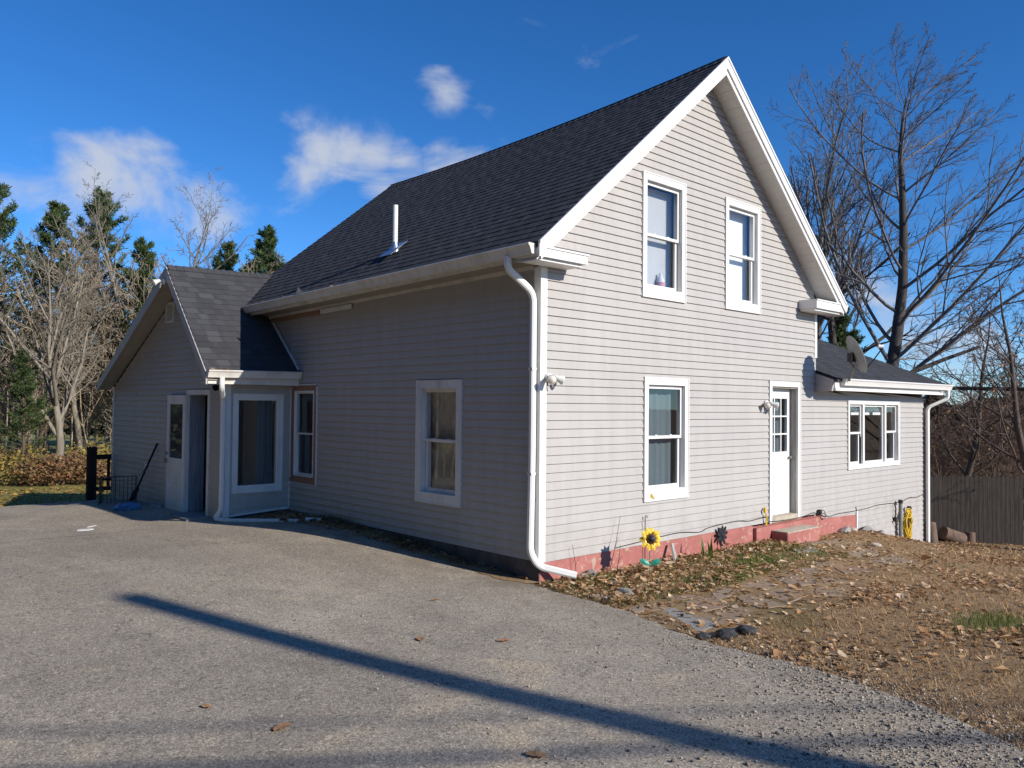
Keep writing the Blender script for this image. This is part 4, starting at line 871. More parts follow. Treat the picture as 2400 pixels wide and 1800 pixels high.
# black cable stapled along the base of the wall
cab = [(1.32, -.02, .02), (2.32, -.02, .068), (2.74, -.02, .076), (3.19, -.02, .037), (3.42, -.02, .077), (4.12, -.02, .105), (4.51, -.02, .074), (4.99, -.035, .095), (5.05, -.045, .02), (5.6, -.045, -.005), (6.17, -.045, .004), (6.5, -.03, .03), (6.65, -.025, .009), (7.06, -.025, -.08), (7.45, -.025, -.064), (8.12, -.03, -.069), (8.67, -.025, -.062), (9.16, -.025, -.038), (10.03, -.03, -.058), (10.36, -.025, -.045), (10.64, -.025, -.009), (11.03, -.025, -.026), (11.38, -.03, .02), (11.44, -.05, .06)]
def catmull(P, n=6):
    P = [Vector(q) for q in P]; out = []
    for i in range(len(P)-1):
        a, b, c_, d = P[max(0, i-1)], P[i], P[i+1], P[min(len(P)-1, i+2)]
        for k in range(n): t_ = k/n; out.append(.5*((2*b)+(c_-a)*t_+(2*a-5*b+4*c_-d)*t_**2+(-a+3*b-3*c_+d)*t_**3))
    return [tuple(q) for q in out+[P[-1]]]
c = MB(); c.tube(catmull(cab), .006, 5); thing_mesh('wall_cable', c, 'wire_dark', (5, -.03, 0), label='thin dark cable running along the bottom edge of the siding', cat='cable')
c = MB(); c.tube(catmull([(6.62, -.05, -.01), (6.70, -.07, .06), (6.82, -.08, .04), (6.86, -.08, -.06), (6.74, -.09, -.09), (6.68, -.07, -.03), (6.78, -.08, .0), (6.95, -.07, -.05)], 8), .006, 5); c.box((6.68, -.08, .0), (6.74, -.03, .07)); thing_mesh('cable_tangle', c, 'wire_dark', (6.74, -.06, -.09), label='tangle of thin cable right of the red doorstep', cat='cable')
yp = empty('extension_plug', (4.92, -.06, .03), 'yellow cord end with plug hanging left of the front door sill', 'cord')
c = MB(); c.box((4.875, -.075, .17), (4.915, -.04, .25)); c.build('plug', 'yellow_plastic', yp, bevel=.006)
c = MB(); c.tube(catmull([(4.90, -.06, .17), (4.93, -.06, .08), (4.915, -.06, -.02), (4.945, -.065, .06), (4.93, -.06, .15), (4.95, -.06, .02), (4.93, -.07, -.04)], 6), .007, 5); c.build('cord', 'yellow_plastic', yp)
# utility pipes and the coiled yellow cord
for (px_, zt_, lb) in ((10.01, -.01, 'taller grey fill pipe standing against the addition wall'), (10.44, -.17, 'shorter grey fill pipe with cap right of the yellow cord')):
    r = empty('fill_pipe', (px_, -.10, G(px_, -.1)), lb, 'pipe', 'fill pipes at the addition wall'); c = MB(); c.tube([(px_, -.10, G(px_, -.1)-.1), (px_, -.10, zt_)], .036, 12); c.build('pipe', 'grey_pipe', r, smooth=False); c = MB(); c.lathe((px_, -.10, zt_), [(.046, -.05), (.046, .0), (.03, .015), (.001, .016)], 12); c.build('cap', 'black_metal', r)
rr = random.Random(5); coil = []
for k in range(9):
    for j in range(14):
        a = 2*math.pi*j/14; hgt = .24+.05*math.sin(k*1.9); coil.append((10.22+math.cos(a)*(.13+.03*math.sin(k*2.3))+rr.uniform(-.012, .012), -.16-.02*math.sin(k*3.1)+.03*math.cos(a*2+k), -.47+math.sin(a)*hgt-.02*k*(math.sin(a) < 0)+rr.uniform(-.012, .012)))
c = MB(); c.tube(catmull(coil, 2), .0095, 5); c.tube(catmull([(10.1, -.17, -.3), (10.2, -.2, -.36), (10.35, -.18, -.3), (10.3, -.16, -.24), (10.12, -.19, -.25), (10.2, -.2, -.33)], 6), .011, 5); c.tube(catmull([(10.2, -.17, -.6), (10.22, -.19, -.76), (10.26, -.2, -.9), (10.3, -.24, G(10.3, -.24)+.01)], 6), .0095, 5)
thing_mesh('coiled_cord', c, 'yellow_plastic', (10.22, -.16, G(10.22, -.16)), True, label='coiled yellow extension cord hanging from the fill pipes', cat='cord')
c = MB(); c.tube(catmull([(9.86, -.04, -.06), (9.88, -.06, -.2), (9.85, -.06, -.34), (9.90, -.08, -.45)], 6), .010, 5); c.box((9.845, -.08, -.42), (9.90, -.03, -.33)); thing_mesh('hanging_wire', c, 'wire_dark', (9.87, -.05, -.45), label='dark wire with a small box left of the fill pipes', cat='wire')

# ---- porch side
c = MB(); P = [(-1.53, 7.16), (-1.58, 6.28), (-1.13, 6.36), (-1.13, 7.22)]; c.hexa([(x, y, G(x, y)-.05) for x, y in P], [(x, y, -.055) for x, y in P]); thing_mesh('threshold_slab', c, 'slab_stone', (-1.35, 6.75, -.1), False, .01, label='flat grey stone slab before the open porch doorway', cat='slab')
def rock(name, c, s, mat, seed, label, cat='rock', group=None, flat=.6):
    r = random.Random(seed); bm = bmesh.new(); bmesh.ops.create_icosphere(bm, subdivisions=2, radius=1)
    d = [(Vector((r.gauss(0, 1), r.gauss(0, 1), r.gauss(0, 1))).normalized(), r.uniform(.55, .85)) for _ in range(9)]
    for v in bm.verts:
        for n_, h in d:
            k = v.co.dot(n_)
            if k > h: v.co -= n_*(k-h)
        v.co = Vector((v.co.x*s[0], v.co.y*s[1], v.co.z*s[2]))*r.uniform(.96, 1.04)
    me = bpy.data.meshes.new(name); bm.to_mesh(me); bm.free(); o = objm(name, me, mat, None, label=label, cat=cat, group=group); o.location = c; o.rotation_euler = (0, 0, r.uniform(0, 6)); return o
rock('rock', Gp(-1.33, 8.33, .03), (.14, .11, .08), 'rock_grey', 3, 'small stone beside the open white porch door')
# shovel
sh = empty('shovel', (-1.52, 9.03, G(-1.52, 9.03)), 'long handled tool leaning on the porch wall beside the wire crate', 'shovel')
A, Bv = Vector((-1.52, 9.03, -.02)), Vector((-1.185, 8.735, 1.04)); c = MB(); c.tube([tuple(A.lerp(Bv, .2)), tuple(Bv)], [.017, .019], 8); c.build('handle', 'black_rubber', sh); c = MB(); c.tube([tuple(A.lerp(Bv, .46)), tuple(A.lerp(Bv, .60))], .026, 8); c.build('grip', 'black_metal', sh)
dd = (Bv-A).normalized(); sd = dd.cross(Vector((0, 0, 1))).normalized(); nn_ = sd.cross(dd); c = MB(); P = [A-sd*.11, A+sd*.11, A+sd*.12+dd*.22, A+sd*.02+dd*.28, A-sd*.02+dd*.28, A-sd*.12+dd*.22]; c.prism([tuple(q) for q in P], tuple(nn_*.008)); c.build('blade', 'black_metal', sh)
# wire crate
cr = empty('wire_crate', Gp(-1.62, 9.7), 'black folding wire dog crate panel standing by the porch wall', 'crate')
def wirepanel(name, P, Q, h0, h1, nw, nh, lean=(0, 0)):
    P, Q = Vector(P), Vector(Q); c = MB(); lv = Vector((lean[0], lean[1], 0))
    for i in range(nw+1):
        b = P.lerp(Q, i/nw); g_ = G(b.x, b.y); c.tube([(b.x, b.y, g_), (b.x+lv.x, b.y+lv.y, g_+(h0+(h1-h0)*i/nw))], .0035 if i % nw else .007, 4, False)
    for j in range(nh+1):
        t_ = j/nh; a = Vector((P.x, P.y, G(P.x, P.y)+h0*t_))+lv*t_; b = Vector((Q.x, Q.y, G(Q.x, Q.y)+h1*t_))+lv*t_; c.tube([tuple(a), tuple(b)], .0035 if j % nh else .008, 4, False)
    c.build(name, 'black_metal', cr)
wirepanel('front_panel', (-1.98, 9.35, 0), (-1.45, 9.05, 0), .52, .55, 9, 7); wirepanel('side_panel', (-1.98, 9.36, 0), (-1.74, 10.0, 0), .52, .50, 8, 7); wirepanel('back_panel', (-1.74, 10.01, 0), (-1.25, 9.6, 0), .5, .52, 8, 7)
c = MB(); c.box((-1.93, 9.28, G(-1.9, 9.3)+.47), (-1.80, 9.33, G(-1.9, 9.3)+.515)); c.build('handle', 'black_rubber', cr)
# timber railing beyond the porch
rl = empty('timber_railing', Gp(-1.50, 11.5), 'dark timber railing post and rails beyond the porch corner', 'railing')
c = MB(); gb_ = G(-1.5, 11.5); c.box((-1.60, 11.42, gb_-.2), (-1.44, 11.58, .86)); c.build('post', 'dark_timber', rl, bevel=.008)
c = MB(); c.box((-1.43, 11.45, .60), (-.2, 11.54, .70)); c.build('top_rail', 'dark_timber', rl); c = MB(); c.box((-1.43, 11.46, -.05), (-.2, 11.53, .03)); c.build('bottom_rail', 'dark_timber', rl)
for i in range(4): c = MB(); x = -1.22+.24*i; c.box((x, 11.47, .031), (x+.05, 11.52, .599)); c.build('baluster', 'dark_timber', rl)
# blue bag
rr = random.Random(4); bm = bmesh.new(); bmesh.ops.create_icosphere(bm, subdivisions=3, radius=1)
for v in bm.verts: v.co = Vector((v.co.x*.24, v.co.y*.17, max(-.02, v.co.z*.085)))*(1+.22*math.sin(v.co.x*9+v.co.y*7)*math.cos(v.co.y*11))+Vector((0, 0, .03*math.sin(v.co.x*14)))
me = bpy.data.meshes.new('plastic_bag'); bm.to_mesh(me); bm.free(); o = objm('plastic_bag', me, 'blue_bag', None, label='crumpled blue plastic bag on the shaded asphalt by the crate', cat='bag'); o.location = Gp(-1.80, 8.35, .05)
def rag(name, cx, cy, L, w, a, mat, label, cat, th=.004):
    r = random.Random(int(cx*100)); d = Vector((math.cos(a), math.sin(a))); e = Vector((-d.y, d.x)); c = MB(); T_, B_ = [], []; n_ = 12
    for i in range(n_): t_ = 2*math.pi*i/n_; k = r.uniform(.75, 1.1); q = Vector((cx, cy))+d*(L/2*math.cos(t_)*k)+e*(w/2*math.sin(t_)*k); T_.append((q.x, q.y, G(q.x, q.y)+.024+th)); B_.append((q.x, q.y, G(q.x, q.y)+.02))
    c.add(T_+B_, [tuple(range(n_))]+[(i, n_+i, n_+(i+1) % n_, (i+1) % n_) for i in range(n_)]); return thing_mesh(name, c, mat, (cx, cy, G(cx, cy)), label=label, cat=cat)
rag('paper_scrap', -3.03, 6.30, .30, .16, .4, 'paper_white', 'flat white scrap on the driveway left of the porch', 'scrap'); rag('paper_scrap', -2.86, 6.62, .22, .04, .7, 'paper_white', 'thin white sliver above the flat scrap on the driveway', 'scrap')

# ---- yard rocks
YR = [(.62, -.12, .05, (.10, .07, .05), 'rock_pale', 'flat pale stone beside the downspout outlet'), (.78, -.10, .05, (.11, .08, .07), 'rock_grey', 'rounded grey stone at the red foundation near the corner'), (.27, -1.02, .05, (.14, .11, .09), 'rock_grey', 'grey boulder in the flower bed at the asphalt edge'), (-.06, -.98, .02, (.12, .07, .04), 'rock_pale', 'low pale stone left of the bed boulder'), (2.53, -.71, .03, (.13, .07, .035), 'rock_pale', 'flat beige stone lying in the bed below the dark flower stake'),
      (7.55, -.10, .05, (.14, .10, .09), 'rock_grey', 'grey stone at the red foundation right of the doorstep'), (7.85, -.10, .05, (.12, .09, .08), 'rock_pale', 'pale stone next to the white end trim'), (8.45, -.12, .05, (.22, .13, .12), 'rock_grey', 'large rock right of the white end trim'), (8.95, -.14, .03, (.24, .14, .11), 'rock_grey', 'second large rock at the addition wall'), (9.6, -.16, .02, (.20, .12, .09), 'rock_grey', 'rock half buried below the fill pipes'), (6.55, -1.05, .03, (.12, .09, .06), 'rock_pale', 'pale stone at the end of the flagstone path')]
for i, (x, y, d, s, m, lb) in enumerate(YR): rock('rock', Gp(x, y, d*.6), s, m, 20+i, lb, 'rock', 'stones around the yard')
for i, (x, y, s, lb) in enumerate([(-.55, -2.80, (.15, .10, .05), 'large broken black asphalt chunk at the lawn edge'), (-.33, -2.86, (.11, .08, .05), 'smaller asphalt chunk behind the large one'), (-.78, -2.72, (.07, .05, .035), 'small asphalt lump left of the large chunk')]): rock('asphalt_chunk', Gp(x, y, .03), s, 'asphalt_chunk', 60+i, lb, 'rubble', 'asphalt chunks at the lawn edge')

# ---- flagstone path
path = MB(); path_o = None
FL = [[(-.07,-1.74),(.08,-1.82),(-.29,-2.58),(-.66,-2.64)],[(-.17,-2.2),(.0,-2.24),(.01,-2.69),(-.26,-2.62)],[(.42,-1.71),(.81,-1.78),(.61,-2.16),(.09,-2.13)],[(.09,-2.18),(.61,-2.2),(.56,-2.57),(.03,-2.66)],[(.98,-1.9),(1.26,-1.98),(.98,-2.56),(.65,-2.44)],[(1.0,-1.64),(1.45,-1.6),(1.09,-1.87),(.72,-1.91)],[(1.69,-1.57),(2.3,-1.62),(1.89,-1.95),(1.44,-1.89)],[(1.42,-1.97),(1.9,-2.02),(1.73,-2.4),(1.1,-2.5)],[(2.44,-1.58),(2.9,-1.8),(2.44,-2.19),(2.03,-2.03)],[(.05,-1.49),(.36,-1.57),(.06,-1.79),(-.21,-1.78)],[(4.6,-1.2),(4.78,-1.21),(4.34,-1.51),(4.16,-1.53)],[(5.5,-.40),(6.75,-.42),(6.65,-.68),(5.35,-.62)],[(5.33,-.68),(6.65,-.72),(6.65,-1.0),(5.2,-1.02)],[(5.24,-1.18),(6.07,-1.2),(5.63,-1.56),(4.79,-1.53)],[(4.95,-1.68),(5.73,-1.74),(5.29,-2.12),(4.5,-2.02)],[(3.7,-1.73),(4.23,-1.88),(3.89,-2.17),(3.32,-2.06)],[(4.7,-.62),(5.2,-.68),(4.85,-.99),(4.34,-.9)],[(2.95,-1.86),(3.2,-2.0),(2.83,-2.31),(2.5,-2.20)],[(3.1,-1.5),(3.6,-1.55),(3.3,-1.83),(2.98,-1.72)],[(4.0,-1.35),(4.15,-1.55),(3.75,-1.68),(3.65,-1.5)],[(-.3,-1.55),(-.0,-1.46),(-.25,-1.76),(-.42,-1.72)],[(.42,-1.45),(.75,-1.5),(.8,-1.72),(.45,-1.66)],[(1.75,-2.45),(2.2,-2.25),(2.35,-2.5),(1.9,-2.68)]]
PO = [(-.55, -1.5), (.9, -1.32), (2.6, -1.38), (4.1, -1.1), (5.0, -.5), (6.9, -.38), (6.8, -1.3), (5.6, -2.2), (3.5, -2.4), (1.6, -2.75), (-.2, -2.8), (-.75, -2.7)]
path_o = drape('path', PO, .006, 'lawn_soil', .3, kind='structure')
rf = random.Random(9)
for i, q in enumerate(FL):
    q = [(a+.05, b+.05) for a, b in q]
    cx = sum(a for a, b in q)/4; cy = sum(b for a, b in q)/4; out_ = []
    for k in range(4):
        a, b = Vector(q[k]), Vector(q[(k+1) % 4])
        for t_ in (0.06, .36, .66, .94): w = a.lerp(b, t_); out_.append((w.x+rf.uniform(-.016, .016), w.y+rf.uniform(-.016, .016)))
    tz = rf.uniform(.006, .014); tx, ty = rf.uniform(-.015, .015), rf.uniform(-.015, .015)
    zt_ = lambda x, y: G(x, y)+tz+tx*(x-cx)+ty*(y-cy)
    c = MB(); n_ = len(out_); inn = [(cx+(x-cx)*.95, cy+(y-cy)*.95) for x, y in out_]
    c.add([(x, y, zt_(x, y)) for x, y in inn]+[(x, y, zt_(x, y)-.012) for x, y in out_]+[(x, y, G(x, y)-.04) for x, y in out_], [tuple(range(n_))]+[(j, n_+j, n_+(j+1) % n_, (j+1) % n_) for j in range(n_)]+[(n_+j, 2*n_+j, 2*n_+(j+1) % n_, n_+(j+1) % n_) for j in range(n_)])
    o = c.build('flagstone', 'grey_slab' if i in (0, 16) else 'flagstone', path_o)

# ---- fence with single boards
fn = empty('board_fence', Gp(14.8, .4), 'dark weathered stockade fence below the brush right of the house', 'fence')
FA, FB = Vector((12.6, 2.65)), Vector((16.02, -.68)); L_ = (FB-FA).length; fdir = (FB-FA)/L_; fnr = Vector((fdir.y, -fdir.x)); nb_ = int(L_/.108); rf = random.Random(3)
for i in range(nb_):
    q = FA+fdir*(.108*i); e = q+fdir*.101; t0 = .19+rf.uniform(-.02, .015); zb_ = G(q.x, q.y)-.1; c = MB(); n2 = fnr*-.018+fnr*rf.uniform(-.005, .005)
    pr_ = [(q.x, q.y, zb_), (e.x, e.y, zb_), (e.x, e.y, t0-.05), ((q.x+e.x)/2+fdir.x*.02, (q.y+e.y)/2+fdir.y*.02, t0), ((q.x+e.x)/2-fdir.x*.02, (q.y+e.y)/2-fdir.y*.02, t0), (q.x, q.y, t0-.05)]
    c.prism(pr_, (n2.x, n2.y, 0)); c.build('board', 'weathered_fence', fn)
for z in (-1.1, -.5, 0.0):
    c = MB(); a, b = FA-fnr*.03, FB-fnr*.03; c.hexa([(a.x, a.y, z), (b.x, b.y, z), (b.x-fnr.x*.04, b.y-fnr.y*.04, z), (a.x-fnr.x*.04, a.y-fnr.y*.04, z)], [(a.x, a.y, z+.08), (b.x, b.y, z+.08), (b.x-fnr.x*.04, b.y-fnr.y*.04, z+.08), (a.x-fnr.x*.04, a.y-fnr.y*.04, z+.08)]); c.build('rail', 'weathered_fence', fn)
# logs by the fence
for i, (x, y, L0, r0, az_, tl, lb) in enumerate([(12.9, .35, .75, .13, .6, 1.2, 'split log leaning up beside the downspout'), (13.9, .75, .35, .14, 2.0, .1, 'short dark log lying left of the big cut log'), (14.5, .45, .55, .17, 2.6, .35, 'big cut log with pale end before the fence'), (15.1, .25, .30, .12, .3, 1.5, 'upright log round standing at the fence')]):
    d = Vector((math.cos(az_)*math.cos(tl), math.sin(az_)*math.cos(tl), math.sin(tl))); b = Vector(Gp(x, y, r0*.8)); r_ = empty('log', tuple(b), lb, 'log', 'firewood logs by the fence')
    c = MB(); c.tube([tuple(b-d*L0/2), tuple(b), tuple(b+d*L0/2)], [r0*1.05, r0, r0*.96], 10, False); c.build('bark', 'bark_brush', r_, smooth=True)
    for s_ in (-1, 1): c = MB(); c.tube([tuple(b+d*s_*L0*.497), tuple(b+d*s_*L0*.502)], r0*.95, 10); c.build('cut_end', 'log_wood', r_)

# ---- poles and lines
pole_b = Vector((.30, -17.05)); pole = empty('utility_pole', Gp(pole_b.x, pole_b.y), 'wooden utility pole standing in front of the house by the road', 'utility pole')
gp_ = G(pole_b.x, pole_b.y); c = MB(); c.tube([(pole_b.x, pole_b.y, gp_-.5), (pole_b.x, pole_b.y, 9.22)], [.185, .15], 14); c.build('shaft', 'pole_wood', pole)
def line(name, a, b, sag, r, label, k=5, n=24):
    a, b = Vector(a), Vector(b); c = MB(); c.tube([tuple(a.lerp(b, i/n)-Vector((0, 0, sag*4*(i/n)*(1-i/n)))) for i in range(n+1)], r, k); return thing_mesh(name, c, 'black_rubber', tuple(a), label=label, cat='cable')
ld = Vector((.793, -.610))
for h, r_, lb in ((6.83, .016, 'upper overhead line strung along the road to the pole'), (6.43, .032, 'lower thick overhead line strung along the road to the pole')):
    for s_ in (-1, 1): line('overhead_line', (pole_b.x, pole_b.y, h), (pole_b.x+ld.x*38*s_, pole_b.y+ld.y*38*s_, h+.2), .25, r_, lb+(' towards the woods' if s_ < 0 else ' away from the house'))
line('black_cable', (13.3, 2.27, 2.345), (27, -10.45, 2.24), .0, .047, 'thick black horizontal cable reaching right from the addition eave', 8)
c = MB(); c.tube([(27, -10.45, -2.4), (27, -10.45, 2.6)], .07, 8); thing_mesh('cable_post', c, 'pole_wood', (27, -10.45, G(27, -10.45)), label='post carrying the thick black cable beyond the right edge', cat='post')
c = MB(); c.tube([(13.3, 2.27, -1.5), (13.3, 2.27, 2.38)], .05, 8); thing_mesh('cable_post', c, 'pole_wood', (13.3, 2.27, G(13.3, 2.27)), label='post behind the addition corner carrying the black cable', cat='post')
for i, (za, zb) in enumerate(((3.35, 3.05), (2.9, 2.75), (1.75, 1.7))): line('thin_wire', (20+i, 9, za), (30, -9, zb), .3, .009, ['highest', 'middle', 'lowest'][i]+' thin wire crossing behind the bare trees at right')

# ================================================================== TREES
def nrm(a): return a/np.maximum(np.linalg.norm(a, axis=-1, keepdims=True), 1e-9)
def tubes(P, Rr, k):
    """P (N,n,3) centre lines, Rr (N,n) radii -> verts, quads"""
    N, n, _ = P.shape; T = np.gradient(P, axis=1); T = nrm(T); ref = np.where(np.abs(T[..., 2:3]) < .9, np.array([0, 0, 1.]), np.array([1., 0, 0])); A = nrm(np.cross(T, ref)); Bq = np.cross(T, A)
    th = 2*np.pi*np.arange(k)/k; V = P[:, :, None]+Rr[:, :, None, None]*(A[:, :, None]*np.cos(th)[:, None]+Bq[:, :, None]*np.sin(th)[:, None])
    idx = np.arange(N*n*k).reshape(N, n, k); nx = np.roll(idx, -1, 2); Q = np.stack([idx[:, :-1], nx[:, :-1], nx[:, 1:], idx[:, 1:]], -1).reshape(-1, 4); return V.reshape(-1, 3), Q
def interp(P, t):
    """P (N,n,3), t (N,m) -> pos, tangent"""
    n = P.shape[1]; f = np.clip(t*(n-1), 0, n-1.001); i = f.astype(int); w = (f-i)[..., None]; r = np.arange(len(P))[:, None]; a, b = P[r, i], P[r, i+1]; return a+(b-a)*w, nrm(b-a), i
def grow(rg, P, Rr, L, m, t0, ang, ratio, rr, npt, jit, trop, lean=(0, 0, 0), shape=1.0):
    N = len(P); t = t0+(1-t0)*((np.arange(m)[None]+rg.uniform(0, 1, (N, m)))/m); pos, tan, i = interp(P, t); rad = Rr[np.arange(N)[:, None], i]
    az = rg.uniform(0, 6.28, (N, 1))+np.arange(m)[None]*2.4+rg.normal(0, .4, (N, m)); ref = np.where(np.abs(tan[..., 2:3]) < .95, np.array([0, 0, 1.]), np.array([1., 0, 0])); A = nrm(np.cross(tan, ref)); B_ = np.cross(tan, A)
    an = np.radians(rg.normal(ang, ang*.18, (N, m)))[..., None]; d = tan*np.cos(an)+(A*np.cos(az)[..., None]+B_*np.sin(az)[..., None])*np.sin(an)
    Lc = (L[:, None]*ratio*(1-.62*(t-t0)/(1-t0+1e-6)*shape)*rg.uniform(.65, 1.2, (N, m))).reshape(-1); d = d.reshape(-1, 3); pos = pos.reshape(-1, 3); r0 = np.minimum(rad.reshape(-1)*rr, rad.reshape(-1)*.9)
    C = [pos]; step = (Lc/(npt-1))[:, None]; lean = np.array(lean)
    for k in range(npt-1):
        d = nrm(d+rg.normal(0, jit, d.shape)+np.array([0, 0, trop])+lean); C.append(C[-1]+d*step)
    C = np.stack(C, 1); RR = r0[:, None]*np.linspace(1, .45, npt)[None]; return C, RR, Lc
def tree_geo(seed, H, r0, trunk=None, lv=None, lean=(0, 0, 0), sides=(9, 6, 4, 3, 3), minr=.004, wander=.02):
    rg = np.random.default_rng(seed)
    if trunk is None:
        n = 12; d = np.array([0, 0, 1.]); C = [np.zeros(3)]
        for k in range(n-1): d = nrm(d+rg.normal(0, wander*3, 3)*np.array([1, 1, .2])+np.array(lean)*.3+np.array([0, 0, .06])); C.append(C[-1]+d*H/(n-1))
        trunk = np.array(C)
    P = np.asarray(trunk, float)[None]; n = P.shape[1]; Rr = (r0*(1-np.linspace(0, 1, n)**1.15*.93))[None]; Rr[0, 0] *= 1.3; L = np.array([H]); Vs, Qs = [], []; b = 0; tw = None
    for k, q in enumerate([None]+lv):
        if q is not None: P, Rr, L = grow(rg, P, Rr, L, *q, lean=tuple(np.array(lean)*(.35+.25*k)))
        v, f = tubes(P, np.maximum(Rr, minr), sides[min(k, len(sides)-1)]); Vs.append(v); Qs.append(f+b); b += len(v); tw = P
    return Vs, Qs, tw
def split(Vs, Qs):
    """trunk mesh arrays, crown mesh arrays"""
    n0 = len(Vs[0]); return (Vs[0], Qs[0]), (np.concatenate(Vs[1:]), np.concatenate(Qs[1:])-n0)
def bare_tree(name, loc, geo, bark, label, group=None, scale=1.0, rot=0, leaf=None, twig_mat=None, cat='tree', meshes=None):
    r = empty(name, loc, label, cat, group); r.rotation_euler = (0, 0, rot); r.scale = (scale,)*3
    if meshes is None:
        a, b = split(geo[0], geo[1]); meshes = [fast_mesh('trunk', a[0], [a[1]], smooth=True), fast_mesh('crown', b[0], [b[1]], smooth=True)]
        meshes[0].materials.append(M(bark)); meshes[1].materials.append(M(twig_mat or bark))
    for nm, me in zip(('trunk', 'crown'), meshes): o = bpy.data.objects.new(nm, me); link(o); o.parent = r
    if leaf:
        n_, pal, sz = leaf; rg = np.random.default_rng(len(label)); tw = geo[2]; sel = rg.integers(0, len(tw), n_); p_ = tw[sel, -1]+rg.normal(0, .05, (n_, 3)); me = leaf_mesh('dead_leaves', p_, rg, sz, pal, flat=0); me.materials.append(M('dry_leaf')); o = bpy.data.objects.new('dead_leaves', me); link(o); o.parent = r; o['kind'] = 'stuff'
    return r, meshes
def leaf_mesh(name, pts, rg, size, pal, flat=1.0, nup=None):
    """curled two-sided diamond leaves: 6 verts, 4 tris"""
    n = len(pts); s = (size*rg.lognormal(0, .38, n))[:, None]; a = rg.uniform(0, 6.28, n); u = np.stack([np.cos(a), np.sin(a), np.zeros(n)], 1); 
    up_ = nrm(np.stack([rg.normal(0, .28, n), rg.normal(0, .28, n), np.ones(n)], 1)) if flat else nrm(rg.normal(0, 1, (n, 3)))
    v = nrm(np.cross(up_, u)); u = nrm(np.cross(v, up_)); curl = rg.uniform(-.05, .32, n)[:, None]; w = rg.uniform(.55, .85, n)[:, None]
    V = np.stack([pts-u*s*.5, pts-u*s*.1+v*s*w*.5+up_*s*curl, pts+u*s*.5+up_*s*curl*.8, pts-u*s*.1-v*s*w*.5+up_*s*curl*.9, pts-u*s*.05, pts+u*s*.25+v*s*w*.42+up_*s*curl*1.1], 1)
    i = np.arange(n)[:, None]*6; F = np.concatenate([i+np.array([[0, 4, 1]]), i+np.array([[4, 5, 1]]), i+np.array([[4, 2, 5]]), i+np.array([[0, 3, 4]]), i+np.array([[4, 3, 2]])])
    pal = np.array(pal); c = pal[rg.integers(0, len(pal), n)]*rg.uniform(.7, 1.25, (n, 1)); col = np.repeat(np.c_[c, np.ones(n)], 6, 0)
    return fast_mesh(name, V.reshape(-1, 3), [F], {'Col': ('FLOAT_COLOR', 'POINT', col)})
DRY = [(.44, .25, .115), (.53, .335, .18), (.34, .185, .085), (.62, .43, .26), (.48, .31, .165), (.27, .15, .075), (.68, .52, .36)]

# --- right-hand trees behind the addition
bigtrunk = np.array([(0, 0, -.3), (.05, 0, 1.5), (.0, .05, 3.2), (.05, .0, 4.8), (.22, -.15, 6.2), (.36, -.28, 7.8), (.38, -.30, 9.6), (.34, -.28, 11.0), (.30, -.24, 12.2), (.34, -.3, 13.2), (.42, -.38, 14.0)])
LV = [(28, .25, 54, .50, .31, 10, .07, .035), (9, .15, 32, .46, .52, 7, .07, .05), (6, .1, 30, .5, .62, 5, .09, .04), (5, .1, 32, .6, .7, 4, .10, .04)]
g_big = tree_geo(21, 14.0, .27, bigtrunk, LV, lean=(.055, -.055, .02), minr=.005)
bare_tree('bare_tree', Gp(19.05, 3.73), g_big, 'bark_dark', 'tall bare silvery tree rising behind the addition roof', 'bare trees behind the house', scale=.95, leaf=(70, DRY[:3], .055), twig_mat='bark_silver')
g_t2 = tree_geo(5, 11.0, .24, None, [(14, .40, 50, .50, .42, 9, .10, .03), (7, .2, 42, .52, .52, 7, .12, .02), (6, .12, 38, .5, .55, 5, .12, .03), (4, .1, 38, .55, .6, 4, .12, .02)], lean=(.02, -.02, .0), minr=.0055, wander=.035)
_, m_t2 = bare_tree('bare_tree', Gp(20.9, 6.5), g_t2, 'bark_dark', 'broad crooked bare tree just right of the gable eave', 'bare trees behind the house')
g_t3 = tree_geo(8, 15.2, .20, None, [(26, .42, 34, .30, .5, 8, .06, .07), (6, .2, 32, .5, .52, 6, .08, .05), (5, .12, 32, .5, .55, 4, .1, .04), (3, .1, 34, .55, .6, 3, .1, .03)], lean=(.01, -.01, 0), minr=.0055)
_, m_t3 = bare_tree('bare_tree', Gp(21.9, 7.9), g_t3, 'bark_silver', 'slender bare tree with upswept branches close to the gable', 'bare trees behind the house')
oaktrunk = np.array([(0, 0, -.3), (.0, .02, .6), (-.06, .05, 1.3), (-.2, .17, 2.0), (-.33, .28, 2.8), (-.38, .33, 3.6), (-.42, .38, 4.4), (-.55, .5, 5.3), (-.6, .56, 6.3)])
g_oak = tree_geo(31, 6.6, .115, oaktrunk, [(17, .25, 50, .44, .34, 9, .12, .02), (6, .2, 46, .5, .55, 7, .14, .0), (5, .12, 42, .5, .55, 5, .14, .0), (4, .1, 40, .5, .6, 4, .13, .0)], minr=.004)
_, m_oak = bare_tree('bare_tree', Gp(14.35, -1.35), g_oak, 'bark_brown', 'crooked small oak with a few brown leaves right of the fence', 'bare trees behind the house', leaf=(300, DRY[:4], .045))
bare_tree('bare_tree', Gp(17.5, 1.2), g_oak, 'bark_brown', 'leaning thin tree with brown leaves behind the fence', 'bare trees behind the house', 1.0, 2.1, (200, DRY[:4], .05))
bare_tree('bare_tree', Gp(25.5, 1.8), g_t2, 'bark_dark', 'bare tree in the brush behind the fence, far right', 'bare trees behind the house', .62, 1.3, None, None, 'tree', m_t2)
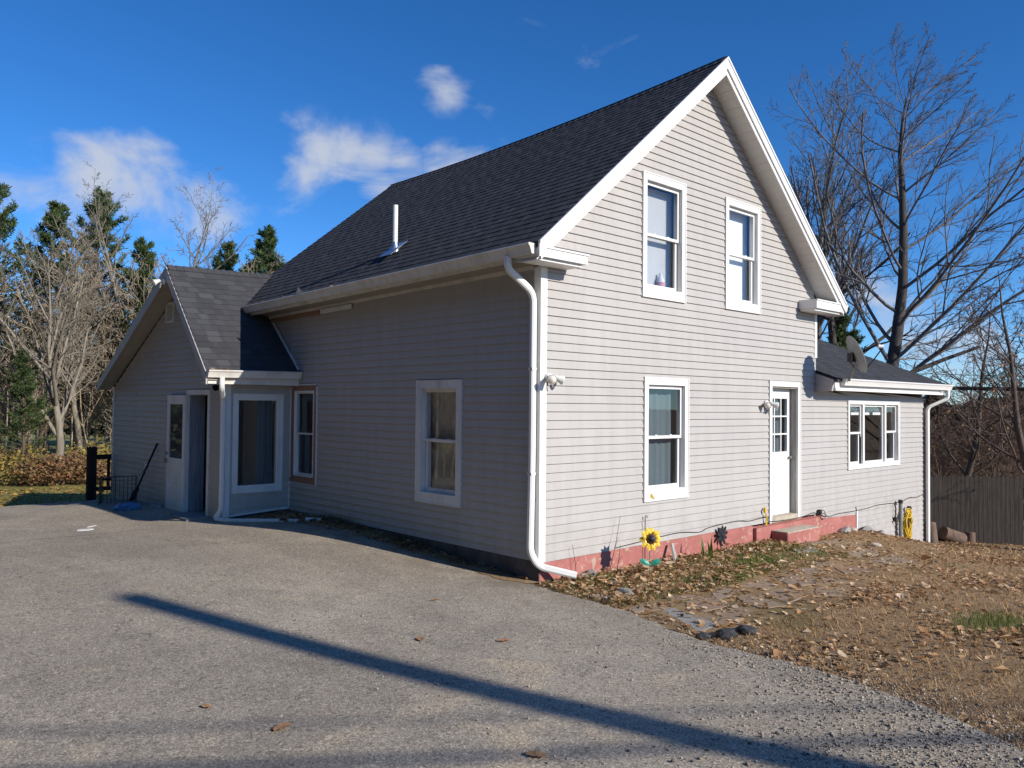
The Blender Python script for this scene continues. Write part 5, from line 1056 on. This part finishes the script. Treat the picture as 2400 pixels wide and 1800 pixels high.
bare_tree('bare_tree', Gp(27.0, 9.5), g_t3, 'bark_silver', 'bare tree standing farthest back, left of the tall silvery tree', 'bare trees behind the house', .95, 2.2, None, None, 'tree', m_t3)
bare_tree('bare_tree', Gp(25.5, 12.5), g_t2, 'bark_dark', 'hazy bare tree peeking past the gable rake', 'bare trees behind the house', 1.15, 4.2, None, None, 'tree', m_t2)
# fallen limb
c = MB(); c.tube([(16.35, 2.1, 2.79), (17.0, 1.5, 3.15), (17.75, .82, 3.52)], [.065, .055, .04], 7); c.tube([(16.42, 2.05, 2.83), (16.45, 2.0, 3.1)], [.03, .015], 5); thing_mesh('broken_limb', c, 'bark_dark', (16.4, 2.1, 2.8), label='broken limb caught slanting in the trees above the black cable', cat='branch')

# --- left-hand trees
greytrunk = np.array([(0, 0, -.2), (.03, -.02, .7), (.05, -.04, 1.4), (.0, -.0, 2.1), (-.10, .08, 2.9), (-.22, .18, 3.8), (-.28, .24, 4.8), (-.26, .22, 5.8), (-.30, .25, 6.9), (-.34, .3, 7.9)])
g_grey = tree_geo(12, 7.4, .14, greytrunk*np.array([1, 1, .9]), [(13, .22, 32, .58, .62, 9, .09, .06), (8, .2, 42, .46, .45, 7, .11, .04), (6, .12, 40, .5, .55, 5, .12, .03), (4, .1, 38, .55, .6, 4, .12, .02)], minr=.0045)
FK = 1.22
def far(x, y, k=FK): return Gp(CAMP.x+(x-CAMP.x)*k, CAMP.y+(y-CAMP.y)*k)
bare_tree('bare_tree', far(.27, 21.4), g_grey, 'bark_grey', 'pale grey many stemmed bare tree left of the porch', 'bare trees at the wood edge', FK*.98, 0, (80, DRY[:3], .06))
g_l2 = tree_geo(14, 10.5, .15, None, [(20, .3, 40, .42, .55, 8, .09, .05), (6, .2, 40, .5, .52, 6, .11, .04), (5, .12, 38, .5, .55, 5, .11, .03), (4, .1, 36, .55, .6, 3, .12, .02)], minr=.005)
_, m_l2 = bare_tree('bare_tree', far(4.6, 27.0), g_l2, 'bark_grey', 'pale bare tree with fine crown just left of the porch peak', 'bare trees at the wood edge', FK)
_, m_l3 = bare_tree('bare_tree', far(2.3, 26.5), tree_geo(15, 9.0, .12, None, [(18, .28, 42, .45, .55, 8, .10, .05), (6, .2, 40, .5, .52, 6, .11, .04), (5, .12, 38, .5, .55, 5, .11, .03), (3, .1, 36, .55, .6, 3, .12, .02)], minr=.005), 'bark_grey', 'bare tree between the grey tree and the porch', 'bare trees at the wood edge', FK)
spots = [(-1.6, 24.5, .85, 1.0, 0, 'bare tree at the far left edge beside the pines'), (-.6, 28.5, .95, 2.4, 1, 'thin bare tree behind the pale grey one'), (1.2, 25.2, .7, 4.0, 1, 'small bare tree close behind the grey trunk'), (6.6, 31.0, 1.12, 3.1, 0, 'bare tree standing behind the porch peak'), (3.4, 31.5, 1.0, 5.2, 1, 'bare tree deep in the left wood'), (14.5, 41, 1.05, .7, 0, 'faint bare tree just past the far roof slope'), (17.5, 40, 1.25, 2.7, 1, 'hazy bare crown touching the main roof edge'), (-3.4, 27.5, .9, 1.7, 1, 'bare tree in the left wood outside the lawn')]
for x, y, s_, ro, w_, lb in spots: bare_tree('bare_tree', far(x, y), None, None, lb, 'bare trees at the wood edge', s_*FK, ro, None, None, 'tree', (m_l2, m_l3)[w_])

def pine_geo(seed, H, r0, z0=.25, wid=.22, dens=1.0, shape='white'):
    rg = np.random.default_rng(seed); n = 12; d = np.array([0, 0, 1.]); C = [np.zeros(3)-np.array([0, 0, .3])]
    for k in range(n-1): d = nrm(d+rg.normal(0, .025, 3)); C.append(C[-1]+d*(H+.3)/(n-1))
    T = np.array(C)[None]; Rr = (r0*(1-np.linspace(0, 1, n)*.92))[None]; tv, tq = tubes(T, Rr, 8)
    nb_ = int(H*8.5*dens); t = np.sort(z0+(1-z0)*rg.uniform(0, 1, nb_)**.85)[None]; t[0, -1] = .995; pos, tan, _ = interp(T, t); pos = pos[0]; f = (t[0]-z0)/(1-z0); az = rg.uniform(0, 6.28, nb_)
    L = H*wid*(1.05-f**1.3)*rg.uniform(.45, 1.15, nb_)+.25; el = np.radians(8+42*f+rg.normal(0, 9, nb_)); d = np.stack([np.cos(az)*np.cos(el), np.sin(az)*np.cos(el), np.sin(el)], 1); P = [pos]; m = 6
    for k in range(m-1): d = nrm(d+rg.normal(0, .07, d.shape)+np.array([0, 0, .05])); P.append(P[-1]+d*(L/(m-1))[:, None])
    P = np.stack(P, 1); bv, bq = tubes(P, (.012+.012*L)[:, None]*np.linspace(1, .3, m)[None], 4)
    # sprays of needle tufts
    k1 = 24; tt = .22+.80*rg.uniform(0, 1, (nb_, k1))**.7; pp, tn, _ = interp(P, tt); side = nrm(np.cross(tn, np.array([0, 0, 1.]))+1e-6); off = rg.normal(0, 1, (nb_, k1, 1))*side*(L[:, None, None]*.17*(1.2-tt[..., None]))+rg.normal(0, .05, (nb_, k1, 3)); pp = (pp+off).reshape(-1, 3); tn = tn.reshape(-1, 3)
    k2 = 7; c = np.repeat(pp, k2, 0); dr = nrm(np.repeat(tn, k2, 0)*.7+rg.normal(0, .65, (len(c), 3))+np.array([0, 0, .25])); ln = rg.uniform(.10, .26, (len(c), 1)); wv = nrm(np.cross(dr, rg.normal(0, 1, dr.shape)))*rg.uniform(.012, .026, (len(c), 1)); V = np.stack([c-wv*.6, c+wv*.6, c+dr*ln+wv, c+dr*ln-wv], 1); i = np.arange(len(c))[:, None]*4
    base = np.array([(.050, .090, .032), (.085, .130, .042), (.145, .175, .060), (.065, .110, .042)]); cl_ = np.repeat(base[rg.integers(0, 4, len(pp))]*rg.uniform(.7, 1.35, (len(pp), 1)), k2, 0); col = np.repeat(np.c_[cl_, np.ones(len(cl_))], 4, 0)
    nd = fast_mesh('needles', V.reshape(-1, 3), [i+np.array([[0, 1, 2, 3]])], {'Col': ('FLOAT_COLOR', 'POINT', col)}); nd.materials.append(M('pine_needle'))
    tm = fast_mesh('trunk', tv, [tq], smooth=True); tm.materials.append(M('bark_pine')); bm_ = fast_mesh('boughs', bv, [bq], smooth=True); bm_.materials.append(M('bark_pine')); return [('trunk', tm), ('boughs', bm_), ('crown', nd)]
PG = [pine_geo(1, 13, .22, .30, .30), pine_geo(2, 12, .20, .34, .27, .9), pine_geo(3, 11.5, .2, .22, .25, 1.25)]
def pine(x, y, s, ro, k, lb, grp='pines in the left wood'):
    r = empty('pine_tree', Gp(x, y), lb, 'tree', grp); r.rotation_euler = (0, 0, ro); r.scale = (s, s, s)
    for nm, me in PG[k]: o = bpy.data.objects.new(nm, me); link(o); o.parent = r
for a in [(1.6, 37.3, 1.08, 0, 0, 'tall dark pine at the left edge of the picture'), (-1.4, 33.5, .95, 1.3, 1, 'pine beside the left picture edge, lower half bare'), (3.7, 38.4, 1.05, 2.2, 1, 'pine with ragged top left of the pale grey tree'), (5.5, 39.4, 1.10, 4.0, 0, 'pointed pine behind the pale grey tree'), (8.2, 37.5, 1.0, 5.1, 2, 'pine behind the bare tree left of the porch peak'), (7.6, 33.6, .78, .6, 1, 'shorter pine just left of the porch peak'), (11.55, 38.0, 1.02, 3.3, 1, 'pine whose top shows over the porch ridge, left of two'), (11.95, 33.6, 1.10, 1.1, 2, 'bushy pine over the porch ridge, right of two'), (13.6, 37.5, .86, 2.0, 0, 'pine tip low over the porch ridge by the main roof'), (.5, 27.0, .42, 2.5, 2, 'small green pine at the left edge above the bushes'), (22.7, 7.2, .66, 1.0, 2, 'dark evergreen low behind the addition roof beside the gable corner')]: pine(*a)
# wood fill on both sides: far trunks and brush that read as one mass
def brush_geo(seed, H=4.0, r0=.022): return tree_geo(seed, H, r0, None, [(12, .2, 36, .5, .6, 6, .12, .05), (6, .15, 40, .5, .6, 4, .14, .03), (4, .1, 40, .6, .6, 3, .15, .02)], sides=(4, 3, 3, 3), minr=.006, wander=.05)
BG = []
for k in range(4): v, q, _ = brush_geo(70+k); BG.append((np.concatenate(v), np.concatenate(q)))
def thicket(name, spots, mat, label, cat, seed, smin, smax):
    rg = np.random.default_rng(seed); Vs, Qs = [], []; b = 0
    for x, y in spots:
        v, q = BG[rg.integers(0, 4)]; s = rg.uniform(smin, smax); a = rg.uniform(0, 6.28); R_ = np.array([[math.cos(a), -math.sin(a), 0], [math.sin(a), math.cos(a), 0], [0, 0, 1]])*s; w = v@R_.T; w[:, 0] += x; w[:, 1] += y; w[:, 2] += G(x, y)-.1; Vs.append(w); Qs.append(q+b); b += len(w)
    me = fast_mesh(name, np.concatenate(Vs), [np.concatenate(Qs)]); return objm(name, me, mat, None, label=label, cat=cat, kind='stuff')
rg = np.random.default_rng(2)
sp = []
for _ in range(96): d_ = rg.uniform(0, 1); X = rg.uniform(-.0, 1); Dp = rg.uniform(34, 56); px = -200+900*X; ry = fw+rt2*((px-1200)/FPX); q = CAMP+ry*Dp; sp.append((q.x, q.y))
thicket('left_wood', sp, 'bark_tan', 'dense leafless brush and thin trunks filling the left wood', 'woods', 4, 1.1, 2.5)
sp = []
for _ in range(138): X = rg.uniform(0, 1); Dp = 23+22*rg.uniform(0, 1)**1.3; px = 1880+640*X; ry = fw+rt2*((px-1200)/FPX); q = CAMP+ry*Dp; sp.append((q.x, q.y))
thicket('right_wood', sp, 'bark_brush', 'brown leafless brush on the slope behind the fence', 'woods', 5, .55, 1.25)
def pine_mass(name, spots, label, seed, pal=((.030, .052, .022), (.050, .075, .030), (.075, .085, .040), (.075, .058, .040))):
    rg = np.random.default_rng(seed); Vs, Cs = [], []
    for x, y, H in spots:
        n = 2300; f = rg.uniform(0, 1, n)**.8; az = rg.uniform(0, 6.28, n); lay = np.sin(f*26+az*2)*.25+.85; r = H*.21*(1.04-f)*np.sqrt(rg.uniform(.05, 1, n))*lay+.1
        c = np.stack([x+np.cos(az)*r, y+np.sin(az)*r, G(x, y)+H*(.10+.9*f)], 1); d = nrm(np.stack([np.cos(az), np.sin(az), rg.normal(.1, .4, n)], 1)+rg.normal(0, .4, (n, 3)))*rg.uniform(.25, .6, (n, 1)); w = nrm(np.cross(d, rg.normal(0, 1, (n, 3))))*rg.uniform(.06, .14, (n, 1))
        Vs.append(np.stack([c-w, c+w, c+d+w, c+d-w], 1).reshape(-1, 3)); b = np.array(pal)[rg.integers(0, 4, n)]*rg.uniform(.6, 1.3, (n, 1)); Cs.append(np.repeat(np.c_[b, np.ones(n)], 4, 0))
    V = np.concatenate(Vs); me = fast_mesh(name, V, [np.arange(len(V)).reshape(-1, 4)], {'Col': ('FLOAT_COLOR', 'POINT', np.concatenate(Cs))}); return objm(name, me, 'pine_needle', None, label=label, cat='woods', kind='stuff')
def viewspot(px, dp): q = CAMP+(fw+rt2*((px-1200)/FPX))*dp; return q.x, q.y
pine_mass('far_left_wood', [(*viewspot(-150+i*75, 58+(i*37 % 11)), 7+(i*53 % 5)*.7) for i in range(12)], 'far brown and green wood closing the view behind the left trees', 21, ((.06, .06, .032), (.10, .085, .05), (.13, .10, .065), (.06, .075, .035)))
pine_mass('far_right_wood', [(*viewspot(2010+i*45, 52+(i*29 % 9)), 4.6+(i*31 % 5)*.25) for i in range(12)], 'far brown leafless slope behind the brush at right', 22, ((.11, .08, .062), (.15, .11, .085), (.09, .068, .055), (.13, .10, .08)))
pine_mass('pine_sky_screen', [(rg.uniform(-22, -12.5), y+rg.uniform(-1, 1), rg.uniform(11, 15)) for y in np.arange(-14, 32, .95)]+[(rg.uniform(-55, -20), -38+rg.uniform(-4, 4), rg.uniform(10, 14)) for _ in range(10)]+[(rg.uniform(-12, -5.5), rg.uniform(25, 34), rg.uniform(9, 13)) for _ in range(9)], 'unseen pine mass added across the driveway and road to block low sky light', 8)  # added unseen pines: block low sky so shaded walls and door glass darken
sp = [(rg.uniform(-12.8, -11), rg.uniform(6, 22)) for _ in range(16)]
thicket('driveway_wood', sp, 'bark_tan', 'leafless brush across the driveway opposite the side wall', 'woods', 6, 1.0, 2.4)
for i, (x, y, s_, ro) in enumerate([(-19, 2, 1.2, 0), (-22, 10, 1.3, 2), (-18, 18, 1.1, 4), (-25, -4, 1.3, 1)]): bare_tree('bare_tree', Gp(x, y), None, None, 'bare tree across the driveway, %s' % ['opposite the side wall', 'opposite the porch', 'beyond the lawn', 'near the road'][i], 'bare trees across the driveway', s_, ro, None, None, 'tree', (m_l2, m_l3)[i % 2])
for i, (x, y, s_, k) in enumerate([(-27, 6, 1.1, 0), (-24, 15, 1.0, 1), (-30, -3, 1.15, 2), (-16, 27, 1.0, 0)]): pine(x, y, s_, i*1.7, k, 'pine across the driveway, %s' % ['opposite the side wall', 'opposite the porch', 'near the road', 'at the far lawn corner'][i], 'pines across the driveway')
# bushes at the left wood edge
def bush(x, y, s, pal, lb, n=2600, seed=0):
    n = int(n*.75)
    rg = np.random.default_rng(seed); r = empty('bush', far(x, y, 1.30), lb, 'bush', 'autumn bushes at the wood edge'); v, q, tw = tree_geo(seed+40, 1.0, .015, None, [(14, .05, 45, .7, .7, 5, .12, .04), (6, .1, 40, .5, .6, 4, .14, .02)], sides=(4, 3, 3), minr=.004)
    me = fast_mesh('stems', np.concatenate(v)*s, [np.concatenate(q)]); o = objm('stems', me, 'bark_brush'); o.parent = r
    a = rg.normal(0, 1, (n, 3)); a = nrm(a)*rg.uniform(.25, 1, (n, 1))**.5*(1+.25*np.sin(a[:, :1]*5)); p_ = a*np.array([.95, .95, .55])*s+np.array([0, 0, .55*s]); p_ = p_[p_[:, 2] > .02]
    me = leaf_mesh('foliage', p_, rg, .075, pal, flat=0); o = objm('foliage', me, 'bush_leaf'); o.parent = r; o['kind'] = 'stuff'
YEL = [(.40, .30, .07), (.46, .36, .10), (.32, .24, .07), (.24, .22, .07), (.30, .20, .10)]; RED = [(.25, .12, .065), (.31, .17, .085), (.22, .13, .075), (.36, .25, .12), (.28, .20, .11)]
for i, (x, y, s, p_, lb) in enumerate([(-1.15, 19.5, 1.15, YEL, 'yellow bush at the far left of the lawn edge'), (-.75, 18.6, .85, RED, 'russet bush in front of the left yellow bush'), (-.05, 18.8, .95, RED, 'russet bush below the pale grey trunk'), (1.0, 20.6, 1.2, YEL, 'yellow bush right of the pale grey trunk'), (1.55, 19.9, .9, YEL, 'small yellow bush nearest the timber railing'), (.45, 18.4, .7, RED, 'low russet bush between the yellow ones'), (-2.3, 20.2, 1.2, RED, 'russet bush beyond the left picture edge')]): bush(x, y, s*1.12, p_, lb, int(2900*s), i)

# ================================================================== GROUND COVER
rg = np.random.default_rng(77)
DN = np.array(DRIVE)
def scatter(n, x0, x1, y0, y1, keep):
    x = rg.uniform(x0, x1, n); y = rg.uniform(y0, y1, n); k = keep(x, y); return x[k], y[k]
def lawnmask(x, y): return ~inpoly(x, y, DRIVE) & ((y < -.08)) 
def camdist(x, y): return np.hypot(x-CAMP.x, y-CAMP.y)
pathpoly = PO
def bedm(x, y): return lawnmask(x, y) & (y > -1.42+.06*np.sin(x*3)-.0*x) & (x < 5.0) & (x > -.3)
# dry thatch over the lawn
x, y = scatter(300000, -1.8, 20, -8.5, 6, lambda x, y: (lawnmask(x, y) | ((x > 11.6) & (y < 5))) & ~inpoly(x, y, pathpoly) & (rg.uniform(0, 1, x.shape) < np.clip((6.0/camdist(x, y))**1.6, .05, 1)))
n = len(x); z = gz(x, y); h = rg.uniform(.02, .055, n)*np.where((y > -1.42) & (x < 5) & (x > -.3), 1.6, 1); a = rg.uniform(0, 6.28, n); tl = rg.uniform(.4, 1.5, n); d = np.stack([np.cos(a)*np.sin(tl), np.sin(a)*np.sin(tl), np.cos(tl)], 1); wv = np.stack([-np.sin(a), np.cos(a), 0*a], 1)*(.0016+.00035*camdist(x, y))[:, None]
p_ = np.stack([x, y, z+.002], 1); V = np.stack([p_-wv, p_+wv, p_+d*h[:, None]*1.4], 1)
nf = np.sin(x*1.1+.7)*np.cos(y*1.3-x*.4)+.5*np.sin(x*2.7-y*2.1); green = ((nf > .95) | (bedm(x, y) & (rg.uniform(0, 1, n) < .22)) | (np.hypot(x-1.73, y+4.1) < .35) | (np.hypot((x-3.6)/1.5, (y+1.05)/.45) < 1)) & (rg.uniform(0, 1, n) < .8)
cg = np.array([(.10, .17, .03), (.07, .13, .02), (.16, .20, .05)])[rg.integers(0, 3, n)]; cb = np.array([(.51, .325, .155), (.40, .24, .115), (.57, .40, .21), (.32, .185, .09)])[rg.integers(0, 4, n)]
cl_ = np.where(green[:, None], cg, cb)*rg.uniform(.7, 1.25, (n, 1)); me = fast_mesh('lawn_grass', V.reshape(-1, 3), [np.arange(3*n).reshape(-1, 3)], {'Col': ('FLOAT_COLOR', 'POINT', np.repeat(np.c_[cl_, np.ones(n)], 3, 0))}); objm('lawn_grass', me, 'grass_mix', None, label='short dry brown lawn grass with green patches', cat='grass', kind='stuff')
# taller bed grass
x, y = scatter(24000, -.3, 5.2, -1.5, -.06, lambda x, y: bedm(x, y) & (rg.uniform(0, 1, x.shape) < .16+.5*(np.sin(x*2.3+.6)*np.cos(y*4+x) > .35)))
n = len(x); z = gz(x, y); h = rg.uniform(.03, .10, n)*np.where(np.hypot((x-3.8)/1.1, (y+.95)/.4) < 1, .8, 1); a = rg.uniform(0, 6.28, n); bd = rg.uniform(.2, 1.1, n); wv = np.stack([-np.sin(a), np.cos(a), 0*a], 1)*.0035; p_ = np.stack([x, y, z], 1); d = np.stack([np.cos(a)*bd, np.sin(a)*bd, 0*a], 1)*h[:, None]; u_ = np.array([0, 0, 1.])*h[:, None]
V = np.stack([p_-wv, p_+wv, p_+d*.35+u_*.6+wv*.7, p_+d*.35+u_*.6-wv*.7, p_+d+u_*.85], 1); i = np.arange(n)[:, None]*5
cl_ = np.where((np.hypot((x-3.8)/1.1, (y+.95)/.4) < 1)[:, None], np.array([(.10, .20, .03), (.14, .24, .045), (.11, .18, .03), (.22, .22, .07)])[rg.integers(0, 4, n)], np.array([(.12, .18, .035), (.17, .20, .06), (.36, .27, .12), (.11, .16, .03)])[rg.integers(0, 4, n)])*rg.uniform(.7, 1.3, (n, 1)); me = fast_mesh('bed_grass', V.reshape(-1, 3), [i+np.array([[0, 1, 2, 3]]), i+np.array([[3, 2, 4]])], {'Col': ('FLOAT_COLOR', 'POINT', np.repeat(np.c_[cl_, np.ones(n)], 5, 0))}); objm('bed_grass', me, 'grass_mix', None, label='tufted green and straw grass in the bed along the red foundation', cat='grass', kind='stuff')
x, y = scatter(12000, .7, 2.9, -4.8, -3.4, lambda x, y: np.hypot((x-1.73)/.5, (y+4.1)/.24)+rg.normal(0, .5, x.shape) < .9); n = len(x)
h = rg.uniform(.02, .06, n); a = rg.uniform(0, 6.28, n); wv = np.stack([-np.sin(a), np.cos(a), 0*a], 1)*.0028; p_ = np.stack([x, y, gz(x, y)], 1); V = np.stack([p_-wv, p_+wv, p_+np.stack([np.cos(a)*h*.7, np.sin(a)*h*.7, h], 1)], 1); cl_ = np.array([(.11, .18, .035), (.16, .20, .05), (.26, .22, .10)])[rg.integers(0, 3, n)]*rg.uniform(.7, 1.3, (n, 1))
me = fast_mesh('green_patch', V.reshape(-1, 3), [np.arange(3*n).reshape(-1, 3)], {'Col': ('FLOAT_COLOR', 'POINT', np.repeat(np.c_[cl_, np.ones(n)], 3, 0))}); objm('green_patch', me, 'grass_mix', None, label='small bright green grass patch in the brown lawn', cat='grass', kind='stuff')
# leaf litter
def dens(x, y):
    cl = .5+.5*np.sin(x*1.7+y*.9)*np.cos(y*1.9-x*.6); b = bedm(x, y); return np.where(b, np.where(np.hypot((x-3.8)/1.1, (y+.95)/.4) < 1, .3, .85), np.where(inpoly(x, y, pathpoly), .20, (.04+.95*cl**2.6)*np.clip((x+1.6)/1.6, .15, 1)*(np.hypot((x-1.73)/.5, (y+4.1)/.26) > 1)))*np.clip(1.3-.03*camdist(x, y), .3, 1)
x, y = scatter(130000, -1.4, 17, -7.5, 2.5, lambda x, y: (lawnmask(x, y) | (x > 11.7)) & (rg.uniform(0, 1, x.shape) < dens(x, y)))
p_ = np.stack([x, y, gz(x, y)+np.where(bedm(x, y), rg.uniform(.012, .07, len(x)), rg.uniform(.003, .022, len(x)))], 1); me = leaf_mesh('leaf_litter', p_, rg, .048, DRY, 1.0); objm('leaf_litter', me, 'dry_leaf', None, label='fallen brown leaves scattered over the lawn and flower bed', cat='leaves', kind='stuff')
x, y = scatter(1500, -.7, -.02, .1, 5.8, lambda x, y: (x > -.05-.13*y) & (rg.uniform(0, 1, x.shape) < .75)); p_ = np.stack([x, y, gz(x, y)+.034+rg.uniform(0, .02, len(x))], 1); me = leaf_mesh('wall_leaves', p_, rg, .05, DRY[:3]+[DRY[5]], 1.0); objm('wall_leaves', me, 'dry_leaf', None, label='dead leaves drifted along the foot of the shaded side wall', cat='leaves', kind='stuff')
# leaves gathered on the back lawn
x, y = scatter(6000, -5, 4, 11.5, 25, lambda x, y: (y > 11.8) & ~inpoly(x, y, DRIVE)); p_ = np.stack([x, y, gz(x, y)+.012], 1); me = leaf_mesh('lawn_leaves', p_, rg, .085, [(.45, .30, .08), (.40, .24, .09), (.5, .36, .12)], 1.0); objm('lawn_leaves', me, 'dry_leaf', None, label='yellow brown leaves on the back lawn', cat='leaves', kind='stuff')
# loose gravel along the asphalt edge
ex = np.array([q for q in DRIVE if -5.9 < q[1] < .4 and q[0] < .05]); 
def edged(x, y): return np.min(np.hypot(x[:, None]-ex[None, :, 0], y[:, None]-ex[None, :, 1]), 1)
x, y = scatter(60000, -3.6, .2, -6.5, 0, lambda x, y: rg.uniform(0, 1, x.shape) < np.clip(np.exp(-(edged(x, y)/.45)**2)*np.clip((-y-2.2)/2.2, .03, .8)+.7*np.exp(-(np.hypot((x+2.2)/.9, (y+5.0)/.8))**2)+.015, 0, 1))
n = len(x); s = np.minimum(rg.lognormal(-5.15, .42, n), .016); off_ = np.where(inpoly(x, y, DRIVE), .024, .006); ctr = np.stack([x, y, gz(x, y)+off_+s*.25], 1)
oct_ = np.array([(1, 0, 0), (0, 1, 0), (-1, 0, 0), (0, -1, 0), (0, 0, .7), (0, 0, -.7)], float); a = rg.uniform(0, 6.28, n); ca, sa = np.cos(a), np.sin(a); jt = rg.uniform(.6, 1.25, (n, 6, 1)); V = oct_[None]*jt; V = np.stack([V[..., 0]*ca[:, None]-V[..., 1]*sa[:, None], V[..., 0]*sa[:, None]+V[..., 1]*ca[:, None], V[..., 2]], -1)*s[:, None, None]+ctr[:, None]
i = np.arange(n)[:, None]*6; F = np.concatenate([i+np.array([q]) for q in ((0, 1, 4), (1, 2, 4), (2, 3, 4), (3, 0, 4), (1, 0, 5), (2, 1, 5), (3, 2, 5), (0, 3, 5))]); cl_ = np.array([(.38, .34, .28), (.28, .25, .21), (.50, .45, .37), (.12, .115, .11), (.34, .275, .20)])[rg.integers(0, 5, n)]*rg.uniform(.7, 1.2, (n, 1))
me = fast_mesh('gravel', V.reshape(-1, 3), [F], {'Col': ('FLOAT_COLOR', 'POINT', np.repeat(np.c_[cl_, np.ones(n)], 6, 0))}); objm('gravel', me, 'pebble', None, label='loose gravel along the broken driveway edge', cat='gravel', kind='stuff')
# weeds and debris in the dirt strip along the shaded wall
x, y = scatter(9000, -.42, .0, 1.1, 4.9, lambda x, y: (x > -.02-.19*y) & (rg.uniform(0, 1, x.shape) < (.2+.8*(np.sin(y*3.2+.5) > .3))*np.clip(1-(-x)/.40, 0, 1))); n = len(x)
h = rg.uniform(.02, .13, n); a = rg.uniform(0, 6.28, n); bd = rg.uniform(.2, 1.0, n); wv = np.stack([-np.sin(a), np.cos(a), 0*a], 1)*.003; p_ = np.stack([x, y, gz(x, y)+.01], 1); V = np.stack([p_-wv, p_+wv, p_+np.stack([np.cos(a)*bd*h, np.sin(a)*bd*h, h], 1)], 1); cl_ = np.array([(.17, .115, .06), (.12, .085, .045), (.22, .16, .085)])[rg.integers(0, 3, n)]
me = fast_mesh('dry_weeds', V.reshape(-1, 3), [np.arange(3*n).reshape(-1, 3)], {'Col': ('FLOAT_COLOR', 'POINT', np.repeat(np.c_[cl_, np.ones(n)], 3, 0))}); objm('dry_weeds', me, 'grass_mix', None, label='dry weeds along the base of the shaded side wall', cat='weeds', kind='stuff')
# single oak leaves lying on the asphalt
def oak_leaf(x, y, s, a, lb, seed):
    r = random.Random(seed); c = MB(); n_ = 22; mid = []
    pts = []
    for i in range(n_):
        t_ = 2*math.pi*i/n_; lobe = 1 if i % 2 else .62; pts.append((math.cos(t_)*s*.5*(.9+.1*lobe), math.sin(t_)*s*.33*lobe))
    vs = [(0, 0, .010)]+[(u_, v_, .004+.35*abs(v_)*r.uniform(.5, 1.1)+(.02*(u_/s)**2)) for u_, v_ in pts]; ca, sa = math.cos(a), math.sin(a)
    c.add([(x+u_*ca-v_*sa, y+u_*sa+v_*ca, G(x, y)+.024+w_) for u_, v_, w_ in vs], [(0, 1+i, 1+(i+1) % n_) for i in range(n_)]); c.tube([(x-ca*s*.45, y-sa*s*.45, G(x, y)+.03), (x-ca*s*.75, y-sa*s*.75, G(x, y)+.032)], .0018, 4); o = thing_mesh('fallen_leaf', c, 'oak_leaf', (x, y, G(x, y)+.024), label=lb, cat='leaf', group='single leaves on the driveway'); return o
simple('oak_leaf', (.36, .20, .10), .7, .3, .3, 30)
for i, (x, y, s, a, lb) in enumerate([(-4.36, -2.34, .13, .4, 'curled brown oak leaf lying alone on the asphalt, lower centre left'), (-3.56, -3.55, .12, 2.0, 'brown leaf at the bottom edge of the picture on asphalt'), (-2.63, -1.30, .12, 1.0, 'small flat leaf above the middle of the long pole shadow'), (-2.13, -1.74, .11, 2.6, 'small leaf right of the one above the pole shadow'), (-1.62, -.18, .10, .2, 'pale leaf on asphalt nearest the house shadow'), (-4.55, -1.75, .08, 1.8, 'tiny dark leaf bit left of the pole shadow')]): oak_leaf(x, y, s, a, lb, i)
# iris clump and thin twigs by the foundation
ir = empty('iris_clump', Gp(2.85, -.38), 'upright green iris leaves in the bed before the dark flower stake', 'plant'); rf = random.Random(8)
for k in range(9):
    a = rf.uniform(0, 6.28); h = rf.uniform(.18, .34); c = MB(); b = Vector(Gp(2.85+rf.uniform(-.07, .07), -.38+rf.uniform(-.05, .05))); d = Vector((math.cos(a), math.sin(a), 0))*rf.uniform(.05, .16); e = Vector((-math.sin(a), math.cos(a), 0))*.016; c.add([tuple(b-e), tuple(b+e), tuple(b+d*.4+e*.9+Vector((0, 0, h*.6))), tuple(b+d*.4-e*.9+Vector((0, 0, h*.6))), tuple(b+d+Vector((0, 0, h)))], [(0, 1, 2, 3), (3, 2, 4)]); c.build('blade', 'grass_blade', ir)
for i, (x0, x1, y, z1, lb) in enumerate([(1.13, 1.36, -.10, .43, 'long thin dry twig against the siding left of the sunflower'), (.56, .50, -.08, .16, 'short dry twig by the downspout outlet'), (1.2, 1.3, -.15, .08, 'low dry stalk below the long twig')]):
    c = MB(); g_ = G(x0, y); c.tube([(x0, y, g_), (x0+(x1-x0)*.5, y, g_+(z1-g_)*.5), (x1, y+.02, z1)], [.004, .003, .002], 4); c.tube([(x0+(x1-x0)*.4, y, g_+(z1-g_)*.4), (x0+(x1-x0)*.4+.06, y-.01, g_+(z1-g_)*.62)], .002, 4); thing_mesh('twig', c, 'wire_dark', (x0, y, g_), label=lb, cat='twig')

# leaves caught in the gutters
rg = np.random.default_rng(9)
gl = np.concatenate([np.stack([rg.uniform(-.47, -.40, 16), rg.uniform(2.5, 6.5, 16), 3.565-.0152*rg.uniform(2.5, 6.5, 16)], 1), np.stack([rg.uniform(-1.55, -1.2, 9), rg.uniform(5.52, 5.6, 9), np.full(9, 2.30)], 1)])
me = leaf_mesh('gutter_leaves', gl-np.array(house.location), rg, .06, DRY, 1.0); o = objm('gutter_leaves', me, 'dry_leaf', house); o['kind'] = 'stuff'
